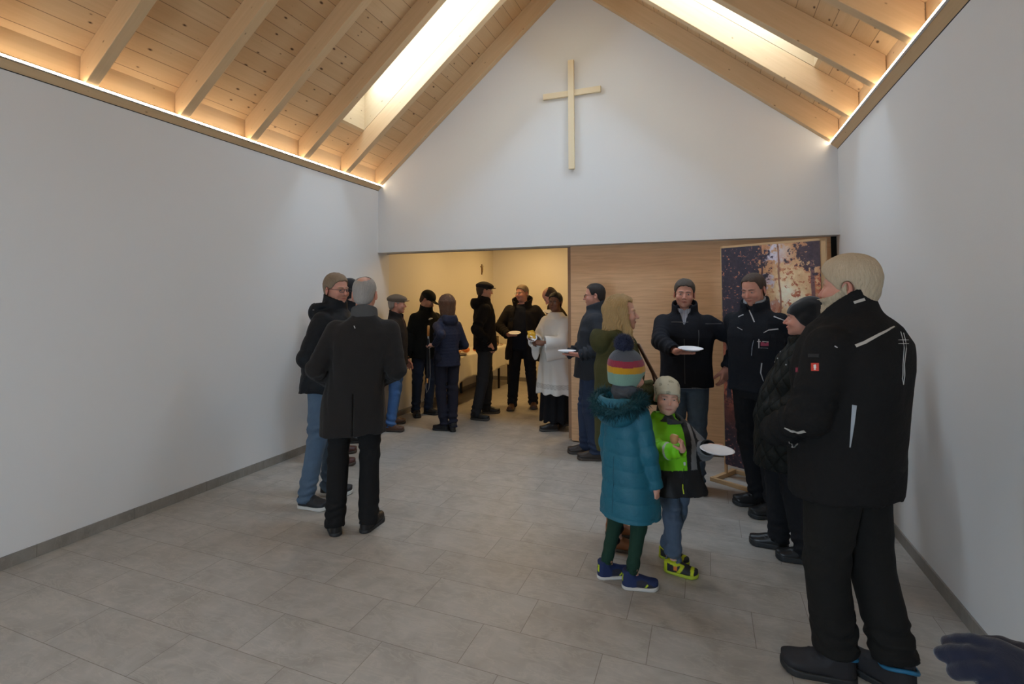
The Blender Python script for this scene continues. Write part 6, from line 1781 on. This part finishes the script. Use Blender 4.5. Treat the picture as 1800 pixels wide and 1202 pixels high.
# ------------------------------------------------------------------ gloved person just outside the frame at the right
FG = person('person outside the frame at the right, only the dark blue gloved hand in view', (.80, .70), 1.74, 0, stance=((-.11, 0, 8), (.11, 0, -8)), skin='fair', hair=('short', 'brown'), q=1.2,
            arms={-1: dict(w=(-.2, .3, 1.0)), 1: dict(w=(.2, .1, .9))}, jacket=None, trousers=None, shoes=None) if False else None
GLV = (.020, .022, .036)
def glove_person():
    x, y = .80, .66
    want = Vector((-.25, 1, 0)).normalized(); l = Vector((x, y, 0)).normalized(); r = Vector((l.y, -l.x, 0))
    a = math.degrees(math.atan2(want.dot(r), -want.dot(l)))
    wp = P3(1888, 1220, .84)
    Fg = person('person outside the frame at the right, only the dark blue gloved hand in view', (x, y), 1.74, a, stance=((-.11, 0, 8), (.11, 0, -8)), skin='fair', hair=('short', 'brown'), q=.9,
                arms={-1: dict(px=wp, hint=(-.6, -.8, -1), pose='glove', d=(0, 1, 0), n=(0, 0, 1), glove=GLV), 1: dict(w=(.2, .14, .98), hint=(.6, -1, 0), pose='pocket')},
                jacket=dict(hem=.86, m='dark_jacket', c=(.012, .012, .018), sleeve=.9, short=.02), trousers=trous('dark_trousers', (.014, .014, .016)), shoes=SH_BLACK, seed=40)
    return Fg, wp
FG, wp = glove_person()
# the knitted glove over the left hand
MI3 = FG.MI.to_3x3()
d_l = MI3 @ (P3(1675, 1142, .90) - P3(1888, 1220, .84)); n_l = MI3 @ ((CAM - wp).normalized() * .8 + Vector((0, 0, .8)))
Mg = frame(d_l, n_l); wl = np.array(FG.MI @ wp)
gf = off(hand_sdf(-1, (.34, .34, .40, .55), (.75, .5), .07, 1.12), .0045)
gf = xform(gf, Mg, wl, 1.0)
e_ = np.array(FG.E[-1]); u_ = (wl - e_) / np.linalg.norm(wl - e_)
gf = U(.02, gf, cone(tuple(wl - u_ * .09), tuple(wl + Mg[:, 1] * .01), .045, .034))
w5 = wob(60, 40, 2)
gc = wl + Mg[:, 1] * .05
sdf_obj('glove', off(gf, lambda P: .0012 * w5(P)), gc - .16, gc + .16, .0034, m_fabric('navy_knit_glove', (.016, .018, .034), .95, 500, .25, .15, sheen=.3), FG.root, relax=4)

# ------------------------------------------------------------------ things people hold
PLATE_LABEL = 'white paper plate '
plate_for(F15, 1, .115, PLATE_LABEL + 'held by the man in front of the oak panel', fwd=.135, lift=.024, up=(.03, -.08, 1))
plate_at(P3(1260.5, 794, 2.895), PLATE_LABEL + 'held out to the right by the small child', up=(.04, -.03, 1))
plate_for(F12, -1, .11, PLATE_LABEL + 'held by the balding man in profile at the panel edge', fwd=.135, lift=.024, up=(0, -.02, 1))
plate_for(F9, 1, .11, PLATE_LABEL + 'held by the man in the open black coat', fwd=.135, lift=.03, up=(.05, -.2, 1))
plate_for(F10, -1, .10, PLATE_LABEL + 'held by the man bending his head behind the priest', fwd=.135, lift=.032, up=(.1, -.2, 1))
plate_for(F6, -1, .10, PLATE_LABEL + 'held by the man in the baseball cap', fwd=.14, lift=.022)
pp = plate_for(F11, 1, .062, PLATE_LABEL + 'tilted up in the hands of the priest', fwd=.10, lift=.035, up=(.35, -.75, .6))
# yellow napkin with a piece of cake at the priest's plate
c_ = F11.MW @ (Vector(F11.hand[1][1]) + Vector(F11.hand[1][0][:, 1]) * .10 + Vector((0, 0, .075)))
V, F = [], []
rs = random.Random(3); n = 9
for i in range(n):
    for j in range(n):
        V.append(((i - 4) * .013, (j - 4) * .013, .018 * math.sin(i * .9 + j * .5) + .012 * math.sin(j * 1.7) - .002 * ((i - 4) ** 2 + (j - 4) ** 2) * .4))
for i in range(n - 1):
    for j in range(n - 1): F.append((i * n + j, (i + 1) * n + j, (i + 1) * n + j + 1, i * n + j + 1))
o = mesh_obj('napkin', V, F, plain('yellow_napkin', (.80, .45, .04), .8), None, True); o.location = c_; o.rotation_euler = (1.1, .2, .5)
m_ = o.modifiers.new('thickness', 'SOLIDIFY'); m_.thickness = .002; tag(o, 'crumpled bright yellow napkin in the priest\'s hands', 'napkin')

# umbrella held by the woman in navy
um = empty('umbrella', P3(751, 673, 6.25)); um.rotation_euler = (.0, .02, 0)
tag(um, 'closed dark umbrella with an orange wooden handle held upright by the woman in navy', 'umbrella')
ztop = .70
orange = plain('orange_wood', (.62, .28, .07), .4)
MB().tube([(0, 0, ztop - .13), (0, 0, ztop - .02), (0, 0, ztop)], [.015, .016, .012], 16).build('handle', orange, um, True)
MB().tube([(0, 0, ztop - .16), (0, 0, ztop - .13)], .011, 14).build('collar_ring', plain('steel', (.6, .6, .6), .3, .9), um, True)
V, F = [], []
n = 24
prof = [(.05, .008), (.07, .012), (.2, .017), (.36, .017), (.48, .013), (.545, .008)]
for z, r in prof:
    for t_ in range(n):
        a = 2 * PI * t_ / n; rr = r * (1 + .22 * math.cos(4 * a + z * 9)); V.append((rr * math.cos(a), rr * math.sin(a), z))
for j in range(len(prof) - 1):
    for t_ in range(n): F.append((j * n + t_, j * n + (t_ + 1) % n, (j + 1) * n + (t_ + 1) % n, (j + 1) * n + t_))
F += [tuple(range(n))[::-1], tuple(range((len(prof) - 1) * n, len(prof) * n))]
mesh_obj('canopy', V, F, m_fabric('black_umbrella_cloth', (.012, .012, .014), .6), um, True)
MB().tube([(0, 0, 0), (0, 0, .055)], [.010, .012], 12).build('tip', orange, um, True)
MB().tube([(.012, -.005, ztop - .14), (.03, -.01, .40), (.045, -.01, .1), (.03, -.01, -.06), (.0, -.01, -.12), (-.012, -.01, -.05), (-.006, -.005, .03)], .0022, 8).build('wrist_cord', plain('grey_cord', (.35, .34, .32), .8), um, True)

# shoulder bag of the blond woman
bg = F13.MW @ Vector((.13, .27, .84))
V, F = [], []
rb = empty('shoulder_bag', bg, F13.root.rotation_euler[2]); tag(rb, 'dark olive leather shoulder bag at the blond woman\'s front', 'bag')
sdf_obj('bag_body', off(loft([(-.14, .12, .045, 0, 0), (-.12, .14, .055, 0, 0), (.08, .12, .04, 0, 0), (.11, .11, .02, 0, 0)], n=3.2), lambda P: .004 * wob(71, 16, 2)(P)), (-.2, -.1, -.18), (.2, .1, .15), .008, m_fabric('dark_olive_leather', (.035, .032, .020), .5, 200, .3), rb)
MB().tube([(-.10, 0, .09), (-.09, -.06, .3), (-.05, -.17, .50)], .008, 8).tube([(.10, 0, .09), (.04, -.08, .3), (-.02, -.17, .50)], .008, 8).build('strap', plain('brown_strap', (.09, .04, .025), .5), rb, True)
# mobile phone in her hand
ph = empty('phone', F13.MW @ (Vector(F13.hand[1][1]) + Vector(F13.hand[1][0][:, 1]) * .07 + Vector((0, .02, .03))), F13.root.rotation_euler[2])
bpy.data.objects.remove(ph)
